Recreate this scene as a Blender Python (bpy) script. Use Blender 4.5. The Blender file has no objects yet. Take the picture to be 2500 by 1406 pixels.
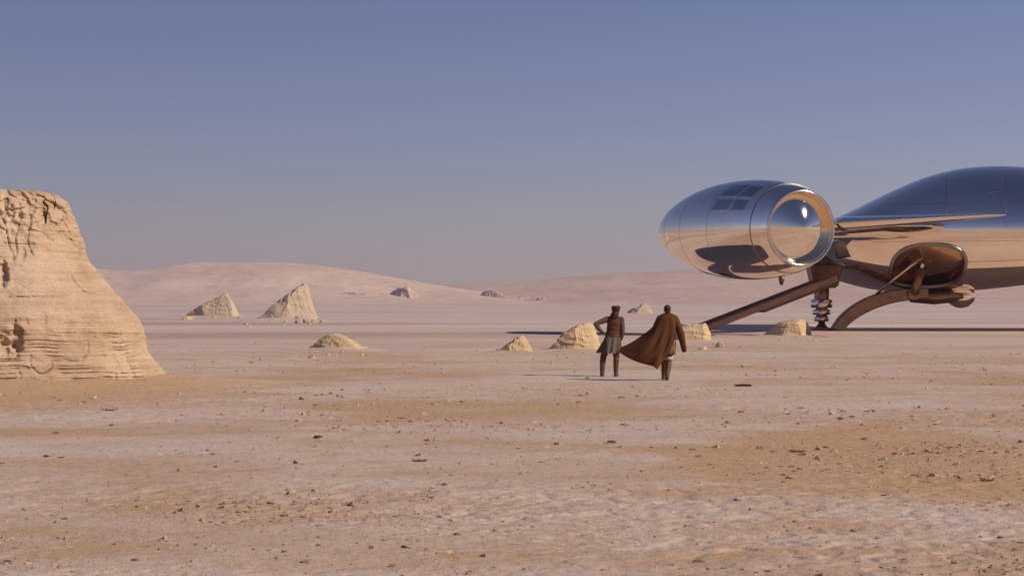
import bpy, bmesh, math, random
import numpy as np
from mathutils import Vector, Matrix

# ------------------------------------------------------------------ camera, sky, sun, exposure
scene = bpy.context.scene
COL = scene.collection
EYE = 1.95                     # camera height
FPX = 4665.0                   # focal length in photo pixels (2500 wide)
HOR = 736.0                    # horizon row in the photo
cam_data = bpy.data.cameras.new('camera')
cam_data.sensor_width = 36.0
cam_data.lens = FPX / 2500.0 * 36.0
cam_data.shift_y = (HOR - 703.0) / 2500.0
cam_data.clip_start = 0.1
cam_data.clip_end = 30000.0
cam = bpy.data.objects.new('camera', cam_data)
COL.objects.link(cam)
cam.location = (0, 0, EYE)
cam.rotation_euler = (math.radians(90), 0, 0)
scene.camera = cam

SUN_EL = math.radians(35.0)
SUN_AZ = math.radians(112.0)   # from +Y towards +X: right of the camera and a little behind it
sun_vec = Vector((math.cos(SUN_EL) * math.sin(SUN_AZ), math.cos(SUN_EL) * math.cos(SUN_AZ), math.sin(SUN_EL)))

world = bpy.data.worlds.new('World')
scene.world = world
world.use_nodes = True
wn, wl = world.node_tree.nodes, world.node_tree.links
wn.clear()
w_out = wn.new('ShaderNodeOutputWorld')
w_bg = wn.new('ShaderNodeBackground')
w_sky = wn.new('ShaderNodeTexSky')
w_sky.sky_type = 'NISHITA'
w_sky.sun_disc = False
w_sky.sun_elevation = SUN_EL
w_sky.sun_rotation = -SUN_AZ
w_sky.altitude = 0.0
w_sky.air_density = 1.08
w_sky.dust_density = 0.1
w_sky.ozone_density = 3.0
w_tint = wn.new('ShaderNodeMix')
w_tint.data_type = 'RGBA'
w_tint.blend_type = 'MULTIPLY'
w_tint.inputs[0].default_value = 1.0
w_tint.inputs[7].default_value = (0.93, 0.785, 1.04, 1)
w_bg.inputs['Strength'].default_value = 0.051
wl.new(w_sky.outputs[0], w_tint.inputs[6])
wl.new(w_tint.outputs[2], w_bg.inputs['Color'])
wl.new(w_bg.outputs[0], w_out.inputs['Surface'])

sun_data = bpy.data.lights.new('sun', 'SUN')
sun_data.energy = 3.8
sun_data.angle = math.radians(0.53)
sun_data.color = (1.0, 0.87, 0.73)
sun = bpy.data.objects.new('sun', sun_data)
COL.objects.link(sun)
sun.rotation_euler = sun_vec.to_track_quat('Z', 'Y').to_euler()
sun.location = (60, -20, 60)

scene.view_settings.view_transform = 'Standard'
scene.view_settings.look = 'None'
scene.view_settings.exposure = 0.22
scene.view_settings.gamma = 1.0
scene.cycles.max_bounces = 8
scene.cycles.volume_bounces = 0

# ------------------------------------------------------------------ helpers
def P(px, py, d):
    """photo pixel + distance along +Y -> world point"""
    return Vector(((px - 1250.0) * d / FPX, d, EYE + (HOR - py) * d / FPX))

def ground_d(py):
    return EYE * FPX / (py - HOR)

def _hash(ix, iy, iz, seed):
    ix, iy, iz = np.atleast_1d(ix), np.atleast_1d(iy), np.atleast_1d(iz)
    h = (ix.astype(np.int64) * 374761393 + iy.astype(np.int64) * 668265263 + iz.astype(np.int64) * 2147483647 + seed * 1274126177) & 0xFFFFFFFF
    h = ((h ^ (h >> 13)) * 1274126177) & 0xFFFFFFFF
    h = ((h ^ (h >> 16)) * 2246822519) & 0xFFFFFFFF
    return (h ^ (h >> 15)) & 0xFFFFFFFF

def noise3(x, y, z, seed=0):
    """gradient noise, about -1..1 (numpy)"""
    x = np.asarray(x, float); y = np.asarray(y, float) + 0 * x; z = np.asarray(z, float) + 0 * x
    # turn the lattice so that its axes never show
    x, y, z = 0.80 * x + 0.36 * y - 0.48 * z, -0.60 * x + 0.48 * y - 0.64 * z, 0.80 * y + 0.60 * z
    ix, iy, iz = np.floor(x), np.floor(y), np.floor(z)
    rx, ry, rz = x - ix, y - iy, z - iz
    fx = rx**3 * (rx * (rx * 6 - 15) + 10); fy = ry**3 * (ry * (ry * 6 - 15) + 10); fz = rz**3 * (rz * (rz * 6 - 15) + 10)
    def v(a, b, c):
        h = _hash(ix + a, iy + b, iz + c, seed)
        g1 = (h & 1023) / 511.5 - 1.0; g2 = ((h >> 10) & 1023) / 511.5 - 1.0; g3 = ((h >> 20) & 1023) / 511.5 - 1.0
        return g1 * (rx - a) + g2 * (ry - b) + g3 * (rz - c)
    x00 = v(0,0,0) * (1-fx) + v(1,0,0) * fx; x10 = v(0,1,0) * (1-fx) + v(1,1,0) * fx
    x01 = v(0,0,1) * (1-fx) + v(1,0,1) * fx; x11 = v(0,1,1) * (1-fx) + v(1,1,1) * fx
    return 1.9 * ((x00 * (1-fy) + x10 * fy) * (1-fz) + (x01 * (1-fy) + x11 * fy) * fz)

def fbm(x, y, z, octv=4, seed=0, gain=0.5):
    s = 0.0; a = 1.0; f = 1.0; t = 0.0
    for o in range(octv):
        s = s + a * noise3(np.asarray(x) * f + 17.3 * o, np.asarray(y) * f - 9.1 * o, np.asarray(z) * f + 4.7 * o, seed + o)
        t += a; a *= gain; f *= 2.03
    return s / t

def smooth(a, b, x):
    t = np.clip((np.asarray(x, float) - a) / (b - a), 0, 1)
    return t * t * (3 - 2 * t)

def curve(pts, x):
    """smooth interpolation through points (Catmull-Rom-like via dense cubic Hermite)"""
    px = np.array([p[0] for p in pts], float); py = np.array([p[1] for p in pts], float)
    m = np.gradient(py, px)
    x = np.clip(np.asarray(x, float), px[0], px[-1])
    i = np.clip(np.searchsorted(px, x) - 1, 0, len(px) - 2)
    h = px[i+1] - px[i]; t = (x - px[i]) / h
    return ((2*t**3 - 3*t**2 + 1) * py[i] + (t**3 - 2*t**2 + t) * h * m[i] + (-2*t**3 + 3*t**2) * py[i+1] + (t**3 - t**2) * h * m[i+1])

def tag(o, label=None, cat=None, group=None, kind=None):
    if label: o['label'] = label
    if cat: o['category'] = cat
    if group: o['group'] = group
    if kind: o['kind'] = kind
    return o

def empty(name, loc):
    o = bpy.data.objects.new(name, None)
    o.empty_display_size = 0.3
    COL.objects.link(o); o.location = loc
    return o

def link_mesh(name, me, mat, parent=None, shade=True):
    """me has world coordinates; a child keeps them relative to its (unrotated) parents"""
    o = bpy.data.objects.new(name, me)
    COL.objects.link(o)
    if mat and not me.materials: me.materials.append(mat)
    if shade:
        me.polygons.foreach_set('use_smooth', [True] * len(me.polygons))
    if parent is not None:
        o.parent = parent
        off = Vector((0, 0, 0)); p = parent
        while p is not None:
            off += p.location; p = p.parent
        o.location = -off
    return o

def grid_mesh(name, V, nu, nv, wrap_u=False, flip=False, mask=None):
    """V: (nu*nv,3), index i*nv+j"""
    iu = np.arange(nu if wrap_u else nu - 1); jv = np.arange(nv - 1)
    I, J = np.meshgrid(iu, jv, indexing='ij')
    I2 = (I + 1) % nu
    F = np.stack([I*nv+J, I2*nv+J, I2*nv+J+1, I*nv+J+1], -1).reshape(-1, 4)
    if flip: F = F[:, ::-1]
    if mask is not None: F = F[~mask.reshape(-1)]
    me = bpy.data.meshes.new(name)
    me.vertices.add(len(V)); me.vertices.foreach_set('co', np.asarray(V, np.float32).ravel())
    me.loops.add(F.size); me.loops.foreach_set('vertex_index', F.astype(np.int32).ravel())
    me.polygons.add(len(F)); me.polygons.foreach_set('loop_start', np.arange(0, F.size, 4, dtype=np.int32))
    me.update(calc_edges=True); me.validate()
    return me

def vnormals(me):
    n = np.empty(len(me.vertices) * 3, np.float32)
    me.vertex_normals.foreach_get('vector', n)
    return n.reshape(-1, 3)

def get_co(me):
    c = np.empty(len(me.vertices) * 3, np.float32); me.vertices.foreach_get('co', c)
    return c.reshape(-1, 3).astype(float)

def set_co(me, c):
    me.vertices.foreach_set('co', np.asarray(c, np.float32).ravel()); me.update()

# ------------------------------------------------------------------ materials
def new_mat(name):
    m = bpy.data.materials.new(name); m.use_nodes = True
    nt = m.node_tree; nt.nodes.clear()
    out = nt.nodes.new('ShaderNodeOutputMaterial'); b = nt.nodes.new('ShaderNodeBsdfPrincipled')
    nt.links.new(b.outputs[0], out.inputs['Surface'])
    return m, nt, b

def nd(nt, t, **kw):
    n = nt.nodes.new(t)
    for k, v in kw.items():
        if hasattr(n, k): setattr(n, k, v)
        else: n.inputs[k].default_value = v
    return n

def coords(nt, scale=(1, 1, 1)):
    tc = nt.nodes.new('ShaderNodeTexCoord'); mp = nt.nodes.new('ShaderNodeMapping')
    mp.inputs['Scale'].default_value = scale
    nt.links.new(tc.outputs['Object'], mp.inputs['Vector'])
    return mp.outputs['Vector']

def noise_node(nt, vec, scale, detail=5, rough=0.55, dist=0.0):
    n = nd(nt, 'ShaderNodeTexNoise'); n.inputs['Scale'].default_value = scale
    n.inputs['Detail'].default_value = detail; n.inputs['Roughness'].default_value = rough
    n.inputs['Distortion'].default_value = dist
    nt.links.new(vec, n.inputs['Vector'])
    return n.outputs['Fac']

def ramp(nt, fac, stops):
    r = nt.nodes.new('ShaderNodeValToRGB'); e = r.color_ramp.elements
    while len(e) < len(stops): e.new(0.5)
    for el, (p, c) in zip(e, stops):
        el.position = p; el.color = (c if len(c) == 4 else (*c, 1)) if hasattr(c, '__len__') else (c, c, c, 1)
    nt.links.new(fac, r.inputs['Fac'])
    return r.outputs['Color']

def mix(nt, fac, a, b, mode='MIX'):
    m = nt.nodes.new('ShaderNodeMix'); m.data_type = 'RGBA'; m.blend_type = mode
    for sock, val in ((0, fac), (6, a), (7, b)):
        if hasattr(val, 'is_linked'): nt.links.new(val, m.inputs[sock])
        elif isinstance(val, (int, float)): m.inputs[sock].default_value = val
        else: m.inputs[sock].default_value = (*val, 1)
    return m.outputs[2]

def mathn(nt, op, a, b=0.0, clamp=False):
    m = nt.nodes.new('ShaderNodeMath'); m.operation = op; m.use_clamp = clamp
    for s, v in ((0, a), (1, b)):
        if hasattr(v, 'is_linked'): nt.links.new(v, m.inputs[s])
        else: m.inputs[s].default_value = v
    return m.outputs[0]

def bump(nt, bsdf, height, strength=0.5, dist=0.02):
    b = nt.nodes.new('ShaderNodeBump'); b.inputs['Strength'].default_value = strength; b.inputs['Distance'].default_value = dist
    nt.links.new(height, b.inputs['Height']); nt.links.new(b.outputs[0], bsdf.inputs['Normal'])

TAN = (0.48, 0.315, 0.185); CRUST = (0.55, 0.415, 0.325); PINK = (0.51, 0.36, 0.265)

def ground_material():
    m, nt, b = new_mat('desert_floor')
    v = coords(nt); vs = coords(nt, (0.7, 1, 1))
    big = noise_node(nt, vs, 0.16, 4, 0.55, 0.6)
    med = noise_node(nt, vs, 0.9, 6, 0.62, 0.8)
    fine = noise_node(nt, v, 7.0, 6, 0.7)
    grain = noise_node(nt, v, 60.0, 3, 0.7)
    patch = mathn(nt, 'ADD', mathn(nt, 'MULTIPLY', big, 0.62), mathn(nt, 'MULTIPLY', med, 0.38))
    near = ramp(nt, patch, [(0.40, TAN), (0.47, PINK), (0.53, CRUST), (0.62, (0.58, 0.46, 0.385))])
    # the salt flat farther out: broad streaks of pale and mauve crust
    vf = coords(nt, (0.012, 0.05, 1))
    streak = noise_node(nt, vf, 1.0, 5, 0.6, 0.4)
    far = ramp(nt, streak, [(0.36, (0.41, 0.30, 0.25)), (0.46, (0.52, 0.39, 0.325)), (0.55, (0.55, 0.435, 0.385)), (0.66, (0.60, 0.495, 0.45))])
    sep = nt.nodes.new('ShaderNodeSeparateXYZ'); nt.links.new(v, sep.inputs[0])
    edge = mathn(nt, 'ADD', sep.outputs['Y'], mathn(nt, 'MULTIPLY', mathn(nt, 'SUBTRACT', noise_node(nt, vs, 0.04, 3), 0.5), 60.0))
    ff = mathn(nt, 'MULTIPLY', mathn(nt, 'SUBTRACT', edge, 60.0), 1 / 60.0, True)
    col = mix(nt, ff, near, far)
    # a drift of tan sand round the foot of the outcrop
    dx = mathn(nt, 'ADD', sep.outputs['X'], 13.0); dy = mathn(nt, 'SUBTRACT', sep.outputs['Y'], 42.0)
    rr = mathn(nt, 'SQRT', mathn(nt, 'ADD', mathn(nt, 'POWER', mathn(nt, 'MULTIPLY', dx, 0.11), 2.0), mathn(nt, 'POWER', mathn(nt, 'MULTIPLY', dy, 0.085), 2.0)))
    rr = mathn(nt, 'ADD', rr, mathn(nt, 'MULTIPLY', mathn(nt, 'SUBTRACT', med, 0.5), 0.9))
    drift = ramp(nt, rr, [(0.55, 1.0), (1.0, 0.0)])
    col = mix(nt, drift, col, (0.50, 0.325, 0.19))
    dx2 = mathn(nt, 'SUBTRACT', sep.outputs['X'], 4.6); dy2 = mathn(nt, 'SUBTRACT', sep.outputs['Y'], 24.0)
    r2 = mathn(nt, 'SQRT', mathn(nt, 'ADD', mathn(nt, 'POWER', mathn(nt, 'MULTIPLY', dx2, 0.30), 2.0), mathn(nt, 'POWER', mathn(nt, 'MULTIPLY', dy2, 0.14), 2.0)))
    r2 = mathn(nt, 'ADD', r2, mathn(nt, 'MULTIPLY', mathn(nt, 'SUBTRACT', patch, 0.5), 4.5))
    col = mix(nt, mathn(nt, 'MULTIPLY', ramp(nt, r2, [(0.55, 1.0), (1.0, 0.0)]), 0.75), col, (0.49, 0.305, 0.165))
    speck = ramp(nt, fine, [(0.30, 0.74), (0.46, 1.0), (0.62, 1.04)])
    col = mix(nt, 1.0, col, speck, 'MULTIPLY')
    gr = ramp(nt, grain, [(0.3, 0.86), (0.7, 1.10)])
    col = mix(nt, 1.0, col, gr, 'MULTIPLY')
    nt.links.new(col, b.inputs['Base Color']); b.inputs['Roughness'].default_value = 0.95
    b.inputs['Specular IOR Level'].default_value = 0.1
    hgt = mathn(nt, 'ADD', mathn(nt, 'MULTIPLY', fine, 1.0), mathn(nt, 'ADD', mathn(nt, 'MULTIPLY', med, 2.5), mathn(nt, 'MULTIPLY', grain, 0.25)))
    bump(nt, b, hgt, 0.9, 0.035)
    return m

def rock_material(name, lo, mid, hi, layer=9.0, strength=0.7, dist=0.05, grain_s=14.0, scale=1.0):
    m, nt, b = new_mat(name)
    v = coords(nt, (scale, scale, scale)); vl = coords(nt, (0.25 * scale, 0.25 * scale, layer * scale))
    st = noise_node(nt, vl, 1.0, 6, 0.65, 0.5)
    big = noise_node(nt, v, 0.7, 4, 0.6)
    fine = noise_node(nt, v, grain_s, 6, 0.7)
    col = ramp(nt, mathn(nt, 'ADD', mathn(nt, 'MULTIPLY', st, 0.5), mathn(nt, 'MULTIPLY', big, 0.5)), [(0.36, lo), (0.5, mid), (0.64, hi)])
    col = mix(nt, 1.0, col, ramp(nt, fine, [(0.3, 0.80), (0.5, 1.0), (0.7, 1.06)]), 'MULTIPLY')
    nt.links.new(col, b.inputs['Base Color']); b.inputs['Roughness'].default_value = 0.95
    b.inputs['Specular IOR Level'].default_value = 0.08
    bump(nt, b, mathn(nt, 'ADD', mathn(nt, 'MULTIPLY', st, 1.3), mathn(nt, 'MULTIPLY', fine, 0.6)), strength, dist)
    return m

def plain(name, col, rough=0.8, metal=0.0, var=0.12, scale=6.0, spec=0.3, bstr=0.0, bscale=60.0):
    m, nt, b = new_mat(name)
    v = coords(nt); n = noise_node(nt, v, scale, 5, 0.6)
    c = mix(nt, 1.0, col, ramp(nt, n, [(0.3, 1 - var), (0.7, 1 + var)]), 'MULTIPLY')
    nt.links.new(c, b.inputs['Base Color']); b.inputs['Roughness'].default_value = rough
    b.inputs['Metallic'].default_value = metal; b.inputs['Specular IOR Level'].default_value = spec
    if bstr: bump(nt, b, noise_node(nt, v, bscale, 4, 0.6), bstr, 0.01)
    return m

def chrome_material():
    m, nt, b = new_mat('polished_metal')
    v = coords(nt); n = noise_node(nt, v, 0.8, 5, 0.6, 0.3)
    nt.links.new(ramp(nt, n, [(0.3, (0.93, 0.80, 0.63)), (0.7, (0.97, 0.86, 0.70))]), b.inputs['Base Color'])
    nt.links.new(ramp(nt, n, [(0.35, 0.025), (0.7, 0.07)]), b.inputs['Roughness'])
    b.inputs['Metallic'].default_value = 1.0
    bump(nt, b, noise_node(nt, v, 0.5, 3, 0.5), 0.07, 0.10)
    return m

M = {}
M['ground'] = ground_material()
M['dune'] = rock_material('dune_sand', (0.53, 0.385, 0.30), (0.57, 0.42, 0.335), (0.60, 0.455, 0.37), 1.0, 0.5, 0.6, 2.0, 0.05)
M['dune_far'] = rock_material('dune_sand_brown', (0.46, 0.325, 0.245), (0.50, 0.36, 0.28), (0.54, 0.395, 0.315), 1.0, 0.6, 0.8, 2.0, 0.05)
M['mesa'] = rock_material('banded_sandstone', (0.39, 0.26, 0.155), (0.50, 0.355, 0.235), (0.57, 0.425, 0.30), 9.0, 0.8, 0.05, 14.0)
M['rock'] = rock_material('cream_sandstone', (0.46, 0.32, 0.19), (0.54, 0.39, 0.235), (0.60, 0.45, 0.29), 8.0, 0.8, 0.04, 12.0)
M['pale_rock'] = rock_material('grey_sandstone', (0.42, 0.32, 0.225), (0.49, 0.38, 0.275), (0.55, 0.435, 0.325), 2.5, 0.8, 0.10, 4.0)
M['crag'] = rock_material('dune_crag', (0.38, 0.27, 0.205), (0.47, 0.345, 0.265), (0.54, 0.405, 0.32), 0.8, 0.9, 0.6, 1.0, 0.3)
M['chip'] = plain('crust_chips', (0.40, 0.28, 0.19), 0.9, 0, 0.25, 3.0, 0.1, 0.3, 30)
M['chip_dark'] = plain('brown_chips', (0.20, 0.12, 0.07), 0.9, 0, 0.4, 2.0, 0.1, 0.3, 30)
M['dark_stone'] = plain('dark_stone', (0.13, 0.075, 0.045), 0.85, 0, 0.25, 8.0, 0.2, 0.3, 30)
M['twig'] = plain('dry_twig', (0.20, 0.115, 0.05), 0.9, 0, 0.25, 8.0, 0.1)
M['chrome'] = chrome_material()
M['duct'] = plain('duct_metal', (0.74, 0.64, 0.54), 0.24, 1.0, 0.05, 1.0)
M['bronze'] = plain('bronze_lining', (0.52, 0.30, 0.17), 0.22, 1.0, 0.2, 1.5)
M['panel'] = plain('panel_metal', (0.46, 0.42, 0.38), 0.12, 1.0, 0.1, 2.0)  # darker metal for the reflections imitated on the pod
M['seam'] = plain('seam_metal', (0.30, 0.26, 0.23), 0.35, 1.0, 0.1)
M['gear'] = plain('gear_metal', (0.30, 0.165, 0.10), 0.38, 0.85, 0.2, 2.0)
M['bay'] = plain('bay_metal', (0.16, 0.085, 0.055), 0.45, 0.7, 0.2, 2.0)
M['bright'] = plain('bright_metal', (0.72, 0.62, 0.54), 0.16, 1.0, 0.1, 2.0)
M['skin'] = plain('skin', (0.36, 0.20, 0.13), 0.6, 0, 0.05)
M['robe'] = plain('brown_wool', (0.10, 0.039, 0.017), 0.95, 0, 0.2, 4.0, 0.1, 0.3, 90)
M['vest'] = plain('rust_leather', (0.098, 0.036, 0.021), 0.8, 0, 0.2, 5.0, 0.2, 0.3, 60)
M['sleeve'] = plain('grey_cloth', (0.115, 0.068, 0.05), 0.9, 0, 0.2, 5.0, 0.1, 0.3, 80)
M['skirt'] = plain('brown_cloth', (0.105, 0.060, 0.038), 0.9, 0, 0.2, 5.0, 0.1, 0.3, 80)
M['grey_panel'] = plain('slate_cloth', (0.155, 0.125, 0.11), 0.9, 0, 0.15, 5.0, 0.1, 0.3, 80)
M['trousers'] = plain('dark_brown_cloth', (0.10, 0.045, 0.025), 0.9, 0, 0.2, 5.0, 0.1, 0.3, 80)
M['boots'] = plain('brown_leather', (0.105, 0.05, 0.022), 0.6, 0, 0.2, 8.0, 0.3)
M['cap'] = plain('brown_felt', (0.085, 0.038, 0.018), 0.9, 0, 0.2, 8.0, 0.1)
M['hair'] = plain('brown_hair', (0.05, 0.024, 0.012), 0.7, 0, 0.3, 30.0, 0.2)
M['tunic'] = plain('tan_linen', (0.22, 0.12, 0.065), 0.9, 0, 0.15, 8.0, 0.1, 0.3, 80)
M['pale_cloth'] = plain('pale_linen', (0.50, 0.40, 0.32), 0.9, 0, 0.1, 8.0, 0.1)
M['eye'] = plain('eye', (0.5, 0.45, 0.4), 0.3)

# ------------------------------------------------------------------ ground
MOUNDS = []
for (x0_, x1_, py_, dep_, hgt_) in [(440, 586, 772, 4.5, .35), (600, 778, 785, 5.0, .40), (740, 902, 857, 2.2, .14), (1212, 1300, 860, 1.1, .10), (1335, 1470, 857, 1.9, .13), (1640, 1748, 838, 2.0, .12), (1858, 1987, 823, 1.9, .12), (1524, 1598, 765, 3.0, .25)]:
    d_ = ground_d(py_) + dep_ / 2
    MOUNDS.append((((x0_ + x1_) / 2 - 1250) * d_ / FPX, d_, (x1_ - x0_) * 0.85 * d_ / FPX, dep_ * 1.3, hgt_))

def ground_low(x, y):
    """the gentle shape everything stands on"""
    x = np.asarray(x, float); y = np.asarray(y, float)
    d = np.hypot(x, y)
    z = 0.10 * fbm(x / 45.0, y / 20.0, 0 * x, 3, 11) * smooth(55, 80, d) * (1 - 0.6 * smooth(100, 140, d) * (1 - smooth(140, 180, d)))
    z = z + 0.9 * fbm(x / 260.0, y / 130.0, 0 * x, 3, 21) * smooth(170, 600, d)
    z = z + 0.04 * fbm(x / 7.0, y / 5.0, 0 * x, 3, 31) * (1 - smooth(60, 140, d))
    r = np.sqrt(((x + 14.2) / 6.6) ** 2 + ((y - 45.7) / 4.6) ** 2)
    z = z + (0.24 + 0.07 * fbm(x / 1.6, y / 1.2, 0 * x, 3, 33)) * (1 - smooth(0.72, 1.4, r))
    for (mx, my, rx, ry, h) in MOUNDS:      # wind-blown sand banked against each rock, longer on the lee side
        q = np.sqrt(np.where(x < mx, ((x - mx) / (rx * 1.35)) ** 2, ((x - mx) / rx) ** 2) + ((y - my) / ry) ** 2)
        z = z + h * (1 - smooth(0.25, 1.0, q))
    return z

def ground_fine(x, y):
    d = np.hypot(x, y)
    a = fbm(x / 1.6, y / 1.1, 0 * x, 4, 41, 0.55)
    crust = np.abs(fbm(x / 0.75, y / 0.55, 0 * x, 3, 51))
    rough = smooth(-0.25, 0.35, fbm(x / 9.0, y / 6.0, 0 * x, 2, 61))
    flat = 1 - 0.75 * smooth(37, 45, d)
    return flat * (0.014 * a - 0.017 * (1 - smooth(0, 0.16, crust)) * rough + 0.012 * fbm(x / 0.22, y / 0.2, 0 * x, 2, 71) * (0.35 + rough)) * (1 - smooth(70, 130, d))

def gz(x, y):
    return float(ground_low(np.array([x]), np.array([y]))[0])

rows = np.concatenate([[0.5, 2, 4, 6, 8, 10, 11.5], EYE * FPX / np.linspace(720, 3.2, 680), [3600, 4600, 6000, 9000, 14000]])
front = np.radians(np.linspace(-24, 24, 760))
rest = np.radians(np.linspace(24, 336, 110)[1:-1])
angs = np.concatenate([front, rest])
A, R_ = np.meshgrid(angs, rows, indexing='ij')
gx = (np.sin(A) * R_).ravel(); gy = (np.cos(A) * R_).ravel()
gzv = ground_low(gx, gy) + ground_fine(gx, gy)
ground = link_mesh('ground', grid_mesh('ground', np.stack([gx, gy, gzv], -1), len(angs), len(rows), wrap_u=True, flip=True), M['ground'])
tag(ground, 'pale tan and mauve desert floor of cracked salt crust', kind='structure')

# ------------------------------------------------------------------ dunes
def dune(name, crest_px, d0, d1, d2, mat, label, seed, x0, x1):
    nu, nv = 420, 120
    pxs = np.linspace(x0, x1, nu)
    H = curve(crest_px, pxs) * d1 / FPX
    k = np.ones(13) / 13; H = np.convolve(np.pad(H, 6, mode='edge'), k, 'valid')
    V = []
    t = np.linspace(0, 1, nv)
    split = 0.62
    for i, px in enumerate(pxs):
        yy = np.where(t < split, d0 + (d1 - d0) * t / split, d1 + (d2 - d1) * (t - split) / (1 - split))
        xx = (px - 1250) * d1 / FPX + 0 * yy
        s = np.where(t < split, t / split, 1 - (t - split) / (1 - split))
        prof = np.where(t < split, 0.25 * s + 0.75 * smooth(0, 1, s), smooth(0, 1, s))
        wob = 14 * fbm(xx / 120, yy / 120, 0 * xx, 2, seed)
        zz = EYE * prof + H[i] * prof - 1.5 * (1 - smooth(0, 0.06, s))
        relief = 1.5 * (0.9 * fbm(xx / 45, yy / 60, 0 * xx, 4, seed + 3) + 2.2 * fbm(xx / 160, yy / 110, 0 * xx, 2, seed + 5)) * smooth(0.05, 0.4, s) * (1 - smooth(0.75, 1, s) * 0.85)
        V.append(np.stack([xx, yy + wob, zz + relief], -1))
    o = link_mesh(name, grid_mesh(name, np.concatenate(V), nu, nv), mat)
    tag(o, label, kind='structure')
    return o

dune('hill', [(-1500, 60), (-700, 92), (-200, 86), (150, 84), (410, 84), (445, 93), (560, 95), (700, 95), (830, 81), (950, 61), (1050, 43), (1130, 30), (1250, 14), (1400, 2), (1500, -4)],
     1380, 1650, 2050, M['dune'], 'long pale pink sand dune rising behind the two fin shaped rocks', 3, -1500, 1500)
dune('hill', [(650, -4), (800, 8), (950, 26), (1090, 39), (1200, 46), (1340, 53), (1400, 61), (1560, 71), (1650, 76), (1900, 82), (2300, 70), (2700, 62), (3300, 66), (4200, 40)],
     1450, 1800, 2200, M['dune_far'], 'browner sand dune rising to the right behind the silver craft', 13, 650, 4200)

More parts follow.
